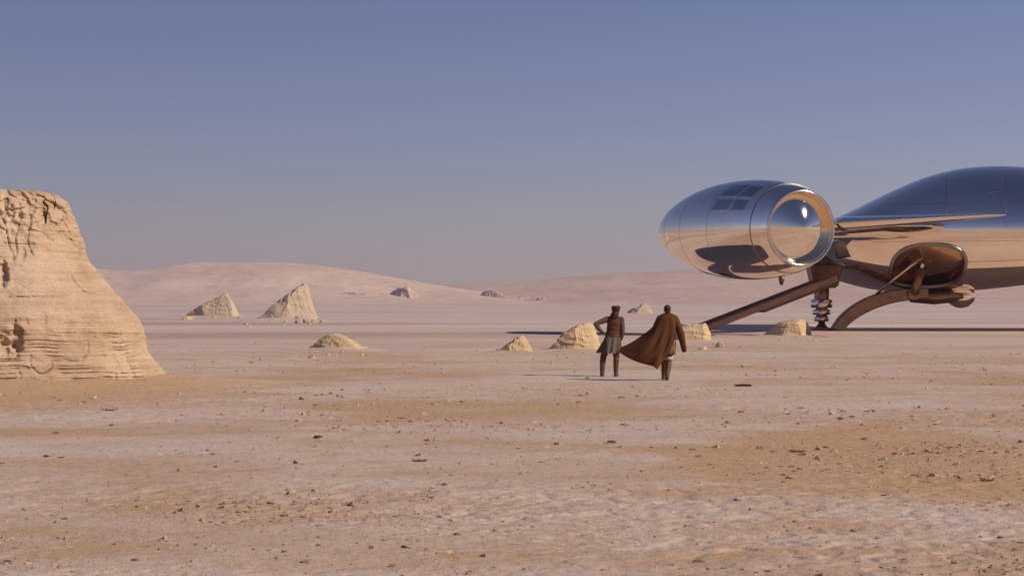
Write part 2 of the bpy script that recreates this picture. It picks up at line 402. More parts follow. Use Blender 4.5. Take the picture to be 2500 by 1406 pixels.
# ------------------------------------------------------------------ rock outcrop on the left
def mesa():
    d = 45.7; s = d / FPX
    prof = [(0.0, 393), (0.06, 393), (0.20, 388), (0.42, 374), (0.64, 356), (0.93, 346), (1.30, 342), (1.52, 331), (1.86, 300), (2.25, 262), (2.70, 226), (2.99, 206), (3.38, 196), (3.87, 181), (4.20, 167), (4.38, 153), (4.50, 138), (4.53, 130)]
    cx_px = -200
    nth, nh = 900, 420
    hs = np.linspace(0, 4.53, nh)
    a = (curve(prof, hs) - cx_px) * s
    b = 3.65 - 1.55 * (5.8 - a) / 2.4
    th = np.linspace(0, 2 * np.pi, nth, endpoint=False)
    TH, HS = np.meshgrid(th, hs, indexing='ij')
    n = 2.5
    cc, ss = np.cos(TH), np.sin(TH)
    ex = np.sign(cc) * np.abs(cc) ** (2 / n); ey = np.sign(ss) * np.abs(ss) ** (2 / n)
    X = ex * a[None, :]; Y = ey * b[None, :]
    # outward direction in plan
    nx, ny = ex / a[None, :] , ey / b[None, :]
    ln = np.hypot(nx, ny); nx /= ln; ny /= ln
    warp = 0.06 * fbm(X / 1.5, Y / 1.5, HS / 2.0, 3, 5)
    hh = HS + warp + 0.02 * X
    rng = np.random.RandomState(4)
    edges = [0.0]
    while edges[-1] < 4.9: edges.append(edges[-1] + rng.uniform(0.05, 0.16) * (0.75 if edges[-1] < 1.2 else 1.35))
    edges = np.array(edges); offs = rng.uniform(-1, 1, len(edges))
    idx = np.clip(np.searchsorted(edges, hh) - 1, 0, len(edges) - 2)
    lo = hh - edges[idx]; hi = edges[idx + 1] - hh
    groove = np.exp(-(np.minimum(lo, hi) / 0.014) ** 2)
    amp = 0.25 + 0.75 * (1 - smooth(0.5, 1.5, HS))
    presence = smooth(-0.1, 0.4, fbm(X / 0.9, Y / 0.9, hh * 2.2, 3, 15))
    disp = 0.045 * offs[idx] * amp * (0.4 + 0.6 * presence) - 0.06 * groove * presence * amp
    disp += 0.20 * fbm(X / 1.9, Y / 1.9, HS / 1.6, 4, 25) + 0.035 * fbm(X / 0.35, Y / 0.35, HS / 0.25, 4, 35)
    # broken cap near the top
    cap = smooth(3.2, 3.9, HS)
    blocks = np.abs(fbm(X / 0.55, Y / 0.55, HS / 0.6, 3, 45))
    disp -= cap * 0.09 * (1 - smooth(0.0, 0.18, blocks))
    disp += cap * 0.12 * fbm(X / 0.5, Y / 0.5, HS / 0.45, 3, 55)
    # vertical fissures
    vf = np.abs(fbm(X / 0.7 + 0.25 * fbm(X, Y, HS, 2, 66), Y / 0.7, HS / 6.0, 2, 65))
    disp -= 0.07 * (1 - smooth(0, 0.06, vf)) * smooth(-0.1, 0.3, fbm(X / 1.2, Y / 1.2, HS / 0.8, 2, 75))
    cxw = (cx_px - 1250) * s
    X2 = X + nx * disp; Y2 = Y + ny * disp
    # hollows seen on the face: (px, py, rx, ry, depth)
    PX = (X2 + cxw) / (d + Y2) * FPX + 1250; PY = HOR - (HS + 0.0 - EYE) / (d + Y2) * FPX
    frontm = (ss < 0.35)
    for (hx, hy, rx, ry, dep) in [(103, 512, 13, 34, 0.42), (126, 500, 9, 15, 0.28), (60, 508, 46, 26, 0.16), (152, 572, 22, 8, 0.14), (165, 590, 16, 9, 0.10), (4, 672, 16, 32, 0.34), (38, 826, 17, 42, 0.26), (4, 840, 24, 30, 0.2), (18, 850, 26, 24, 0.16), (12, 490, 8, 40, 0.12),
                                  (90, 725, 70, 2.6, 0.10), (50, 898, 34, 4.5, 0.13), (150, 944, 150, 3.5, 0.14), (60, 942, 60, 4, 0.12), (300, 848, 60, 2.2, 0.08), (310, 868, 70, 2.2, 0.07), (330, 905, 60, 2.5, 0.08), (240, 925, 90, 3, 0.10), (55, 620, 8, 16, 0.07), (30, 626, 6, 14, 0.06), (60, 597, 30, 3, 0.06), (20, 595, 22, 3, 0.06)]:
        ww = 0.30 * fbm(PX / 16, PY / 16, 0 * PX, 3, int(hx + hy))
        q = ((PX - hx) / rx) ** 2 + ((PY - hy) / ry) ** 2
        f = (1 - smooth(0.45, 1.25, np.sqrt(q) + ww * 1.6)) * frontm
        Y2 = Y2 + f * dep * 0.6
    Z = HS + 0.05 * fbm(X / 0.8, Y / 0.8, HS * 0, 3, 85) * smooth(4.0, 4.5, HS)
    V = np.stack([X2 + cxw, Y2 + d, Z], -1)
    me = grid_mesh('rock_outcrop', V.reshape(-1, 3), nth, nh, wrap_u=True)
    # close the top and sink the foot
    bm = bmesh.new(); bm.from_mesh(me); bm.verts.ensure_lookup_table()
    ring = [bm.verts[i * nh + nh - 1] for i in range(nth)]
    cen = Vector((cxw, d, 4.6))
    prev = ring
    for k in (0.93, 0.82, 0.65, 0.4, 0.15):
        cur = []
        for v in ring:
            p = cen.lerp(v.co, k)
            z = 4.53 + (1 - k) * 0.10 + 0.04 * math.sin(p.x * 3.1 + 2 * p.y) * math.cos(p.y * 2.3)
            cur.append(bm.verts.new((p.x, p.y, z)))
        for i in range(nth):
            j = (i + 1) % nth
            bm.faces.new((prev[i], prev[j], cur[j], cur[i]))
        prev = cur
    c = bm.verts.new(cen + Vector((0, 0, 0.05)))
    for i in range(nth): bm.faces.new((prev[i], prev[(i + 1) % nth], c))
    foot = [bm.verts[i * nh] for i in range(nth)] if False else None
    bm.verts.ensure_lookup_table()
    low = [bm.verts[i * nh] for i in range(nth)]
    dn = [bm.verts.new((v.co.x, v.co.y, -0.4)) for v in low]
    for i in range(nth):
        j = (i + 1) % nth
        bm.faces.new((dn[i], dn[j], low[j], low[i]))
    bm.normal_update(); bm.to_mesh(me); bm.free()
    o = link_mesh('rock_outcrop', me, M['mesa'])
    tag(o, 'tall banded sandstone outcrop with a dark hollow near its flat top', 'rock')
mesa()

# ------------------------------------------------------------------ rocks with a ridge profile
def rock(outline, base_py, depth, label, mat, seed, name='rock', rough=0.5, strata=0.5, slump=0.0, nu=130, nv=100, d=None, group=None, front_p=0.7, flute=0.0, cuts=9, ragged=0.0):
    """outline: (px, py) of the skyline left to right; base_py: row where its front foot meets the ground"""
    df = ground_d(base_py) if d is None else d
    d0 = df + depth * 0.5
    s = d0 / FPX
    xs = np.array([p[0] for p in outline], float)
    u = np.linspace(xs[0], xs[-1], nu)
    top = curve(outline, u)
    if ragged: top = top + ragged * 5.0 * fbm(u / 9.0, 0 * u, 0 * u + seed, 4, seed, 0.6)
    base_z = gz((np.mean(xs) - 1250) * s, d0)
    H = np.maximum(EYE + (HOR - top) * s - base_z, 0.02)
    tt = np.linspace(-1, 1, nu)
    W = depth * 0.5 * np.clip(1 - np.abs(tt) ** 3.2, 0.0, 1) ** 0.5 + 0.02
    v = np.linspace(0, np.pi, nv)
    cy = -np.sign(np.cos(v)) * np.abs(np.cos(v)) ** 0.8
    sz = np.abs(np.sin(v)) ** front_p
    X = ((u - 1250) * s)[:, None] + 0 * v[None, :]
    Y = d0 + W[:, None] * cy[None, :]
    Z = H[:, None] * sz[None, :]
    V = np.stack([X, Y, Z], -1).reshape(-1, 3)
    me = grid_mesh(name, V, nu, nv)
    N = vnormals(me).astype(float)
    sc = max(H.max(), 0.3)
    x, y, z = V.T
    warp = 0.08 * sc * fbm(x / sc, y / sc, z / sc, 3, seed)
    hh = (z + warp + 0.12 * x) / sc * 7; hh = hh + 0.8 * noise3(hh * 0.9, 0 * hh, 0 * hh, seed + 1)
    lay = noise3(hh, 0 * hh, 0 * hh, seed + 2); lay = np.tanh(lay * 4) * 0.5
    gro = np.exp(-((hh - np.round(hh)) / 0.10) ** 2) * smooth(0.0, 0.4, fbm(x / sc * 1.5, y / sc * 1.5, hh, 2, seed + 4))
    amp = sc * (rough * (0.16 * fbm(x / sc * 1.3, y / sc * 1.3, z / sc * 1.3, 4, seed + 7) + 0.05 * fbm(x / sc * 5, y / sc * 5, z / sc * 5, 4, seed + 8)
                - 0.05 * (1 - smooth(0, 0.12, np.abs(fbm(x / sc * 2.2, y / sc * 2.2, z / sc * 0.9, 2, seed + 9))))) + strata * (0.05 * lay - 0.035 * gro))
    if flute:   # upright ribs under the skyline
        V[:, 1] += flute * 0.04 * sc * np.sin(x / sc * 30 + 4.0 * fbm(x / sc, y / sc, z / sc, 2, seed + 12)) * smooth(0.40, 0.55, z / sc)
    # chipped faces: slice the lump with tilted planes that leave the skyline alone
    rr_ = np.random.RandomState(seed); cen = np.array([x.mean(), d0, 0.0]); half = np.array([(x.max() - x.min()) / 2, depth / 2, sc])
    Q = (V - cen) / half
    for _ in range(cuts):
        a = rr_.uniform(np.pi, 2 * np.pi); nz = rr_.uniform(0.05, 0.45); n_ = np.array([np.cos(a) * 0.75, np.sin(a), nz]); n_ /= np.linalg.norm(n_)
        dots = Q @ n_; lim = dots.max() * rr_.uniform(0.72, 0.93)
        Q = Q - np.maximum(dots - lim, 0)[:, None] * n_ * 0.9
    V = Q * half + cen
    keep = smooth(0.0, 0.25, z / sc)
    V = V + N * (amp * (0.35 + 0.65 * keep))[:, None]
    V[:, 2] = np.where(z < 0.02 * sc, -0.15 * sc, V[:, 2]) + base_z - 0.015 * sc
    set_co(me, V)
    bm = bmesh.new(); bm.from_mesh(me)
    bmesh.ops.recalc_face_normals(bm, faces=bm.faces); bm.to_mesh(me); bm.free()
    o = link_mesh(name, me, mat)
    tag(o, label, 'rock', group)
    return o

rock([(440, 772), (455, 766), (490, 745), (520, 731), (545, 720), (555, 717), (563, 727), (572, 742), (580, 758), (586, 772)], 772, 4.5,
     'smaller pale fin shaped rock with a hollow side, far out on the flat', M['pale_rock'], 101, front_p=0.9, rough=0.45, strata=0.35, cuts=6)
rock([(600, 785), (625, 780), (650, 762), (670, 742), (700, 719), (725, 703), (743, 692), (751, 697), (757, 718), (762, 740), (770, 765), (778, 784)], 785, 5.0,
     'large pale fin shaped rock leaning right with a fluted face and rubble at its foot', M['pale_rock'], 111, front_p=0.9, rough=0.4, strata=0.35, flute=1.2, cuts=5)
rock([(740, 858), (758, 851), (775, 832), (795, 819), (815, 815), (838, 818), (860, 830), (880, 843), (902, 855)], 857, 2.2,
     'low cream sandstone mound with layered edges standing alone on the left flat', M['rock'], 121, rough=0.55, strata=1.0)
rock([(1212, 858), (1232, 846), (1258, 828), (1278, 819), (1285, 824), (1290, 838), (1300, 855)], 860, 1.1,
     'small pointed sandstone rock left of the man with the cap', M['rock'], 131, rough=0.75, strata=0.9, cuts=4)
rock([(1335, 852), (1352, 840), (1375, 812), (1400, 795), (1430, 789), (1452, 793), (1462, 815), (1466, 840), (1470, 854)], 857, 1.9,
     'rounded cream sandstone boulder just left of the man with the cap', M['rock'], 141, rough=0.5, strata=1.0)
rock([(1640, 836), (1648, 800), (1665, 794), (1690, 790), (1715, 790), (1728, 786), (1738, 795), (1745, 818), (1748, 838)], 838, 2.0,
     'flat topped sandstone block behind the man in the brown robe', M['rock'], 151, rough=0.4, strata=0.9)
rock([(1858, 822), (1872, 812), (1890, 794), (1915, 783), (1945, 779), (1968, 781), (1980, 790), (1985, 808), (1987, 822)], 823, 1.9,
     'cream boulder in front of the landing legs of the silver craft', M['rock'], 161, rough=0.4, strata=0.8)
rock([(1524, 765), (1540, 755), (1558, 748), (1572, 740), (1582, 745), (1590, 757), (1598, 766)], 765, 3.0,
     'faint pale rock far out on the flat between the two men', M['pale_rock'], 171, front_p=1.0, rough=0.5, strata=0.3)
rock([(1745, 846), (1750, 838), (1757, 835), (1765, 840), (1770, 847)], 848, 0.5,
     'small broken stone beside the flat topped sandstone block', M['rock'], 181, rough=0.8, strata=0.3, nu=50, nv=40)

# crags on the dune feet
for pts, dd, dep, lab, sd in [
    ([(792, 728), (812, 722), (850, 714), (880, 718), (905, 713), (930, 722), (948, 728)], 1466, 30, 'low pale ledge of rock at the foot of the long pink dune', 201),
    ([(935, 728), (955, 712), (975, 707), (992, 703), (1010, 709), (1022, 719), (1040, 728)], 1500, 30, 'steep ragged crag on the sinking end of the long pink dune', 211),
    ([(1160, 738), (1172, 714), (1185, 709), (1215, 716), (1240, 726), (1262, 728), (1285, 726), (1296, 732), (1304, 741)], 1535, 40, 'widest ragged crag at the foot of the browner dune', 221),
    ([(1300, 740), (1306, 731), (1312, 728), (1320, 733), (1328, 728), (1334, 735), (1338, 741)], 1525, 14, 'small dark crag just right of the widest crag', 231),
    ([(355, 700), (372, 694), (390, 690), (404, 692), (415, 698)], 1520, 16, 'small dark ledge high on the left of the pink dune', 241)]:
    rock(pts, 742, dep, lab, M['crag'], sd, name='crag', rough=0.9, strata=0.5, ragged=1.0, cuts=14, nu=150, nv=80, d=dd)

# ------------------------------------------------------------------ loose stones
def chunk(rng, r, flat=0.45, jag=0.35):
    bm = bmesh.new(); bmesh.ops.create_icosphere(bm, subdivisions=1, radius=1)
    for v in bm.verts:
        v.co *= 1 + rng.uniform(-jag, jag)
        v.co.z *= flat
        v.co *= r
    me = bpy.data.meshes.new('stone'); bm.to_mesh(me); bm.free()
    return me

rng = random.Random(8)
for (px, py, wpx, lab, mat, flat) in [
    (1812, 944, 22, 'dark brown flat stone lying right of the walking man', 'dark_stone', 0.22),
    (2030, 1008, 9, 'small bright stone right of centre on the near crust', 'pale_rock', 0.6),
    (2052, 1022, 8, 'small dark stone just below the small bright stone', 'dark_stone', 0.5),
    (2081, 1017, 8, 'small dark stone to the right of the small bright stone', 'dark_stone', 0.4),
    (778, 1072, 14, 'small rust brown stone in the middle of the near ground', 'dark_stone', 0.45),
    (735, 973, 9, 'small dark stone on the ground right of the tall outcrop', 'dark_stone', 0.5),
    (272, 1038, 7, 'small dark pebble on the sand below the tall outcrop', 'dark_stone', 0.5),
    (195, 986, 6, 'tiny stone on the sand apron of the tall outcrop', 'rock', 0.6)]:
    d = ground_d(py); r = wpx * d / FPX * 0.95
    me = chunk(rng, r, flat); x = (px - 1250) * d / FPX
    fz = float(ground_low(np.array([x]), np.array([d]))[0] + ground_fine(np.array([x]), np.array([d]))[0])
    o = link_mesh('stone', me, M[mat], shade=False); o.location = (x, d, fz + r * flat * 0.35); o.rotation_euler = (rng.uniform(-.1, .1), rng.uniform(-.1, .1), rng.uniform(0, 6))
    tag(o, lab, 'stone')
for i in range(16):     # rubble under the big fin rock
    px = rng.uniform(690, 795); py = rng.uniform(782, 790); d = ground_d(py) - 0.6
    r = rng.uniform(0.12, 0.42) * (1.0 if px < 770 else 0.55)
    x = (px - 1250) * d / FPX
    o = link_mesh('stone', chunk(rng, r, 0.7, 0.3), M['pale_rock'], shade=False)
    o.location = (x, d, gz(x, d) + r * 0.3); o.rotation_euler = (rng.uniform(-.2, .2), rng.uniform(-.2, .2), rng.uniform(0, 6))
    tag(o, 'pale rubble stone at the foot of the large fluted fin rock', 'stone', 'rubble below the large fin rock')

def debris():
    r = np.random.RandomState(17); V = []; F = []
    spots = []
    for (x0, x1, py, n, big) in [(740, 905, 858, 60, .07), (1205, 1305, 861, 25, .05), (1335, 1475, 858, 40, .07), (1640, 1770, 840, 55, .08), (1855, 1995, 825, 50, .08), (440, 600, 773, 30, .25), (600, 800, 787, 60, .22)]:
        for _ in range(n): spots.append(((r.uniform(x0, x1)), py + abs(r.normal(0, 0.08)) * (py - HOR), big * (0.35 if r.rand() < .75 else 1.0)))
    for _ in range(70): spots.append((r.uniform(-150, 440), 946 + abs(r.normal(0, 14)), 0.028))
    for px, py, big in spots:
        d = ground_d(py); x = (px - 1250) * d / FPX; z = gz(x, d); s = big * r.gamma(1.5, 0.4) + 0.012; k = len(V); m = 6
        ang = np.arange(m) * 6.283 / m + r.uniform(-.3, .3, m)
        for q in range(m): V.append((x + math.cos(ang[q]) * s * r.uniform(.7, 1.2), d + math.sin(ang[q]) * s * r.uniform(.7, 1.2), z - 0.03))
        for q in range(m): V.append((x + math.cos(ang[q]) * s * r.uniform(.4, .8), d + math.sin(ang[q]) * s * r.uniform(.4, .8), z + s * r.uniform(.25, .7)))
        F.append(tuple(k + m + q for q in range(m)))
        for q in range(m): F.append((k + q, k + (q + 1) % m, k + m + (q + 1) % m, k + m + q))
    me = bpy.data.meshes.new('rock_debris'); me.from_pydata(V, [], F); me.update()
    tag(link_mesh('rock_debris', me, M['rock'], shade=False), 'small broken debris lying round the feet of the rocks', 'stones', kind='stuff')
debris()

# crust chips strewn over the near ground, far too many to count
def chips(name, n, mat, label, seed, smin, smean, smax, hmin, hmax):
    r = np.random.RandomState(seed)
    py = HOR + r.uniform(105, 690, n * 4); px = r.uniform(-150, 2650, n * 4)
    d = EYE * FPX / (py - HOR); x = (px - 1250) * d / FPX
    dens = smooth(-0.2, 0.45, fbm(x / 6.0, d / 4.5, 0 * x, 3, 91)) * (0.25 + 0.75 * smooth(-0.1, 0.4, fbm(x / 1.3, d / 1.1, 0 * x, 2, 95)))
    drift = np.exp(-(((px - 150) / 420.0) ** 2 + ((py - 1000) / 110.0) ** 2))
    keep = r.uniform(0, 1, n * 4) < dens * (1 - 0.9 * drift) * 0.9 + 0.05
    x, d = x[keep][:n], d[keep][:n]; n = len(x)
    size = np.minimum(smin + smean * r.gamma(1.3, 0.7, n), smax)
    size = size * (0.6 + 0.4 * smooth(14, 30, d))
    z0 = ground_low(x, d) + ground_fine(x, d)
    V = []; F = []; m = 7
    for i in range(n):
        s = size[i]; th = s * r.uniform(hmin, hmax); k = len(V)
        ang = np.sort(r.uniform(0, 6.283, m) * 0.35 + np.arange(m) * 6.283 / m * 0.95)
        rad = s * r.uniform(0.55, 1.15, m); el = r.uniform(0.45, 0.9); rot = r.normal(0, 0.6)
        X = np.cos(ang) * rad * 1.3; Y = np.sin(ang) * rad * el
        X, Y = X * math.cos(rot) - Y * math.sin(rot), X * math.sin(rot) + Y * math.cos(rot)
        tx, ty = r.normal(0, 0.16, 2); ztop = th * r.uniform(0.55, 1.1, m)
        for q in range(m): V.append((x[i] + X[q], d[i] + Y[q], z0[i] - 0.012))
        for q in range(m): V.append((x[i] + X[q] * 0.72, d[i] + Y[q] * 0.72, z0[i] + ztop[q] * 0.8 + X[q] * tx + Y[q] * ty))
        V.append((x[i] + r.uniform(-.2, .2) * s, d[i] + r.uniform(-.2, .2) * s * el, z0[i] + th))
        for q in range(m):
            q2 = (q + 1) % m
            F.append((k + q, k + q2, k + m + q2, k + m + q)); F.append((k + m + q, k + m + q2, k + 2 * m))
    me = bpy.data.meshes.new(name); me.from_pydata(V, [], F); me.update()
    tag(link_mesh(name, me, mat, shade=False), label, 'stones', kind='stuff')
chips('crust_chips', 6500, M['chip'], 'small tan chips of broken crust strewn over the near ground', 5, 0.010, 0.022, 0.075, 0.25, 0.6)
chips('dark_chips', 1500, M['chip_dark'], 'scattered brown stone chips lying in the near crust', 6, 0.012, 0.018, 0.07, 0.2, 0.5)
chips('grit', 14000, M['chip'], 'fine grit sprinkled over the near ground', 7, 0.005, 0.007, 0.022, 0.3, 0.8)

def tube(bm, pts, radii, n=8, cap=True):
    rings = []
    up0 = None
    for i, p in enumerate(pts):
        p = Vector(p)
        t = (Vector(pts[min(i + 1, len(pts) - 1)]) - Vector(pts[max(i - 1, 0)])).normalized()
        ref = Vector((0, 0, 1)) if abs(t.z) < 0.9 else Vector((1, 0, 0))
        a = t.cross(ref).normalized(); b2 = a.cross(t)
        r = radii[i]; rx, ry = r if hasattr(r, '__len__') else (r, r)
        rings.append([bm.verts.new(p + a * rx * math.cos(2 * math.pi * k / n) + b2 * ry * math.sin(2 * math.pi * k / n)) for k in range(n)])
    for i in range(len(rings) - 1):
        for k in range(n):
            bm.faces.new((rings[i][k], rings[i][(k + 1) % n], rings[i + 1][(k + 1) % n], rings[i + 1][k]))
    if cap:
        bm.faces.new(rings[0][::-1]); bm.faces.new(rings[-1])
    return rings

def bm_obj(name, bm, mat, parent=None, shade=True):
    bmesh.ops.recalc_face_normals(bm, faces=bm.faces)
    me = bpy.data.meshes.new(name); bm.to_mesh(me); bm.free()
    return link_mesh(name, me, mat, parent, shade)

def scrub(px, py, wpx, label, seed):
    r = random.Random(seed); d = ground_d(py); x = (px - 1250) * d / FPX; w = wpx * d / FPX
    z = gz(x, d); bm = bmesh.new()
    for i in range(26):
        a = r.uniform(0, 6.28); L = w * r.uniform(0.35, 1.0)
        p = Vector((x + r.uniform(-.4, .4) * w, d + r.uniform(-.3, .3) * w, z - 0.01)); pts = [p]
        dirv = Vector((math.cos(a) * 1.3, math.sin(a) * 0.7, r.uniform(0.1, 0.6))).normalized()
        for q in range(4):
            dirv = (dirv + Vector((r.uniform(-.4, .4), r.uniform(-.4, .4), r.uniform(-.35, .15)))).normalized()
            np_ = pts[-1] + dirv * L / 4
            if np_.z < z + 0.01: np_.z = z + 0.012
            pts.append(np_)
        tube(bm, pts, [0.007, 0.006, 0.005, 0.004, 0.002], 5)
    tag(bm_obj('dry_shrub', bm, M['twig']), label, 'shrub')
scrub(1945, 1102, 24, 'dry brown twigs lying on the near crust right of centre', 3)
scrub(1020, 1126, 22, 'low tuft of dry brown stalks left of centre', 4)
scrub(2410, 1170, 22, 'dry twigs in the sand at the lower right', 6)
scrub(265, 1006, 24, 'thin line of dry stalks on the sand below the tall outcrop', 9)

# ------------------------------------------------------------------ the silver craft (plain streamlined aircraft)
craft = empty('aircraft', (20.0, 128.0, gz(20, 128)))
tag(craft, 'mirror polished silver aircraft with a round ended engine pod, parked on landing legs', 'aircraft')

def basis(axis):
    a = Vector(axis).normalized(); up = Vector((0, 0, 1))
    if abs(a.z) > 0.99: up = Vector((0, 1, 0))
    side = a.cross(up).normalized(); up = side.cross(a).normalized()
    return a, side, up

def lathe(name, origin, axis, prof, mat, parent, n=96, sx=1.0, sz=1.0):
    """prof: (distance along axis, radius)"""
    a, side, up = basis(axis); o = Vector(origin)
    th = np.linspace(0, 2 * np.pi, n, endpoint=False)
    V = []
    for t_ in th:
        for (q, r) in prof:
            V.append(o + a * q + side * (r * sx * math.cos(t_)) + up * (r * sz * math.sin(t_)))
    me = grid_mesh(name, np.array([tuple(v) for v in V]), n, len(prof), wrap_u=True)
    bm = bmesh.new(); bm.from_mesh(me); bmesh.ops.remove_doubles(bm, verts=bm.verts, dist=1e-4)
    return bm_obj(name, bm, mat, parent)

# hull
def hull():
    d0 = 130.0
    topp = [(1900, 590), (1960, 566), (2040, 533), (2100, 505), (2180, 466), (2260, 433), (2330, 415), (2420, 407), (2500, 410), (2700, 428), (2900, 465), (3100, 522), (3200, 568), (3230, 590)]
    botp = [(1900, 590), (1935, 634), (1985, 664), (2040, 686), (2100, 703), (2200, 716), (2300, 716), (2400, 710), (2500, 700), (2800, 668), (3100, 615), (3200, 593), (3230, 590)]
    nu, nv = 520, 320
    tt = np.linspace(0, 1, nu); u = 1900 + (3230 - 1900) * (0.5 - 0.5 * np.cos(np.pi * tt))
    s = d0 / FPX
    zt = EYE + (HOR - curve(topp, u)) * s; zb = EYE + (HOR - curve(botp, u)) * s
    zc0 = EYE + (HOR - 562) * 123 / FPX
    zc = np.clip(zc0, zb, zt)
    w = 8.2 * np.clip(1 - ((u - 2565) / 666.0) ** 2, 0, 1) ** 0.55
    v = np.linspace(0, 2 * np.pi, nv, endpoint=False) + 0.0
    V = np.zeros((nu, nv + 1, 3)); vv = np.append(v, 2 * np.pi)
    c, sn = np.cos(vv), np.sin(vv)
    cy = np.sign(c) * np.abs(c) ** 0.95
    for i in range(nu):
        V[i, :, 0] = (u[i] - 1250) * s
        V[i, :, 1] = d0 - w[i] * cy
        V[i, :, 2] = np.where(sn >= 0, zc[i] + (zt[i] - zc[i]) * np.abs(sn) ** 1.0, zc[i] - (zc[i] - zb[i]) * np.abs(sn) ** 1.0)
    # opening of the landing-gear bay in the lower near side
    I, J = np.meshgrid(np.arange(nu - 1), np.arange(nv), indexing='ij')
    um = 0.5 * (u[:-1] + u[1:])
    ang = 2 * np.pi * (J + 0.5) / nv
    mask = (np.abs((um[I] - 2222) / 82.0) ** 2.6 + np.abs((np.degrees(ang) - 322) / 25.0) ** 2.6) < 1.0
    me = grid_mesh('hull', V.reshape(-1, 3), nu, nv + 1, mask=mask)
    bm = bmesh.new(); bm.from_mesh(me); bmesh.ops.remove_doubles(bm, verts=bm.verts, dist=1e-4)
    bed = [e for e in bm.edges if len(e.link_faces) == 1 and 2140 < ((e.verts[0].co.x / s) + 1250) < 2310]
    loop = [[v.co.copy() for v in e.verts] for e in bed]
    h = bm_obj('hull', bm, M['chrome'], craft)
    # bay lining: the rim pushed inwards, with a back plate; and a raised rim
    bb = bmesh.new(); vm = {}
    def gv(p, k):
        key = (round(p.x, 4), round(p.y, 4), round(p.z, 4), k)
        if key not in vm:
            q = p.copy()
            if k: q.y += 1.0; q.z += 0.15
            vm[key] = bb.verts.new(q)
        return vm[key]
    for p, q in loop: bb.faces.new((gv(p, 0), gv(q, 0), gv(q, 1), gv(p, 1)))
    inner = {v for k, v in vm.items() if k[3] == 1}
    back = [e for e in bb.edges if e.verts[0] in inner and e.verts[1] in inner]
    bmesh.ops.holes_fill(bb, edges=back, sides=0)
    bm_obj('gear_bay', bb, M['bronze'], h, False)
    rim = bmesh.new(); rp = []
    for k in range(97):
        t_ = 2 * math.pi * k / 96; cu, su = math.cos(t_), math.sin(t_)
        uu = 2222 + 82 * math.copysign(abs(cu) ** (2 / 2.6), cu); an = math.radians(322 + 25 * math.copysign(abs(su) ** (2 / 2.6), su))
        wu = float(np.interp(uu, u, w)); zcu = float(np.interp(uu, u, zc)); zbu = float(np.interp(uu, u, zb)); ca = math.cos(an)
        rp.append(Vector(((uu - 1250) * s, d0 - wu * abs(ca) ** 0.95 - 0.03, zcu - (zcu - zbu) * abs(math.sin(an)))))
    tube(rim, rp, [0.13] * 97, 10, cap=False)
    bm_obj('bay_rim', rim, M['seam'], h)
    return h
hull_o = hull()
# a long flush hatch on the upper hull and a window strip
def patch_on_hull(name, x0, x1, a0, a1, lift, mat, parent):
    dg = bpy.context.evaluated_depsgraph_get()
    me = hull_o.data; co = get_co(me)
    bm = bmesh.new(); n = 24; vs = []
    from mathutils.bvhtree import BVHTree
    bv = BVHTree.FromPolygons([tuple(c) for c in co], [tuple(p.vertices) for p in me.polygons])
    for i in range(n):
        row = []
        for j in range(22):
            px = x0 + (x1 - x0) * i / (n - 1); py = a0(px) + (a1(px) - a0(px)) * j / 21
            o = Vector((0, 0, EYE)); dr = (P(px, py, 100) - o).normalized()
            hit, nor, _, _ = bv.ray_cast(o, dr)
            if hit is None: return
            if nor.dot(dr) > 0: nor = -nor
            row.append(bm.verts.new(hit + nor * lift))
        vs.append(row)
    for i in range(n - 1):
        for j in range(21): bm.faces.new((vs[i][j], vs[i + 1][j], vs[i + 1][j + 1], vs[i][j + 1]))
    r = bmesh.ops.extrude_face_region(bm, geom=bm.faces[:])
    for v in [g for g in r['geom'] if isinstance(g, bmesh.types.BMVert)]: v.co.y += lift * 1.5
    bm_obj(name, bm, mat, parent)
patch_on_hull('seam', 2408, 2448, lambda x: 470 - (x - 2408) * 0.20, lambda x: 473 - (x - 2408) * 0.20, 0.012, M['bright'], hull_o)

for x0_, x1_, y0_, y1_ in ((2150, 2560, 500, 492), (2130, 2500, 590, 588), (2330, 2560, 640, 632)):
    patch_on_hull('seam', x0_, x1_, lambda x, a=x0_, b=x1_, c=y0_, d=y1_: c + (d - c) * (x - a) / (b - a), lambda x, a=x0_, b=x1_, c=y0_, d=y1_: c + 0.9 + (d - c) * (x - a) / (b - a), 0.006, M['seam'], hull_o)
for x0_ in (2310, 2455):
    patch_on_hull('seam', x0_, x0_ + 1.0, lambda x: 425.0, lambda x: 556.0, 0.006, M['seam'], hull_o)

# engine pod
O = P(1955, 557, 105.0); Nn = P(1614, 569, 121.0); PS = 0.955
ax = (Nn - O); Lp = ax.length
pod_prof = [(0.0, 2.22), (0.25, 2.33), (1.0, 2.55), (2.5, 2.82), (4.5, 3.0), (6.5, 3.03), (8.5, 2.93), (10.5, 2.68), (12.5, 2.26), (14.2, 1.74), (15.6, 1.15), (16.6, 0.62), (17.1, 0.28), (17.4, 0.0)]
pod_prof = [(q * Lp / 17.4, r * PS) for q, r in pod_prof]
tq = np.linspace(0, Lp, 90)
pr = np.maximum(curve(pod_prof, tq), 0); pr[-1] = 0
pod = lathe('engine_pod', O, ax, list(zip(tq, pr)), M['chrome'], craft, 128, 1.0, 0.99)
lip = [(0.02 + 0.0, 2.235)]
lipp = []
for k in range(13):
    t_ = math.pi * k / 12
    lipp.append((0.02 - 0.16 * math.sin(t_), PS * 2.13 + 0.105 * math.cos(t_)))
lathe('intake_lip', O, ax, lipp, M['bright'], pod, 96)
lathe('intake_duct', O, ax, [(0.02, PS * 2.13 - 0.10), (0.2, 1.925), (0.6, 1.915), (0.6, 1.2)], M['chrome'], pod, 128)
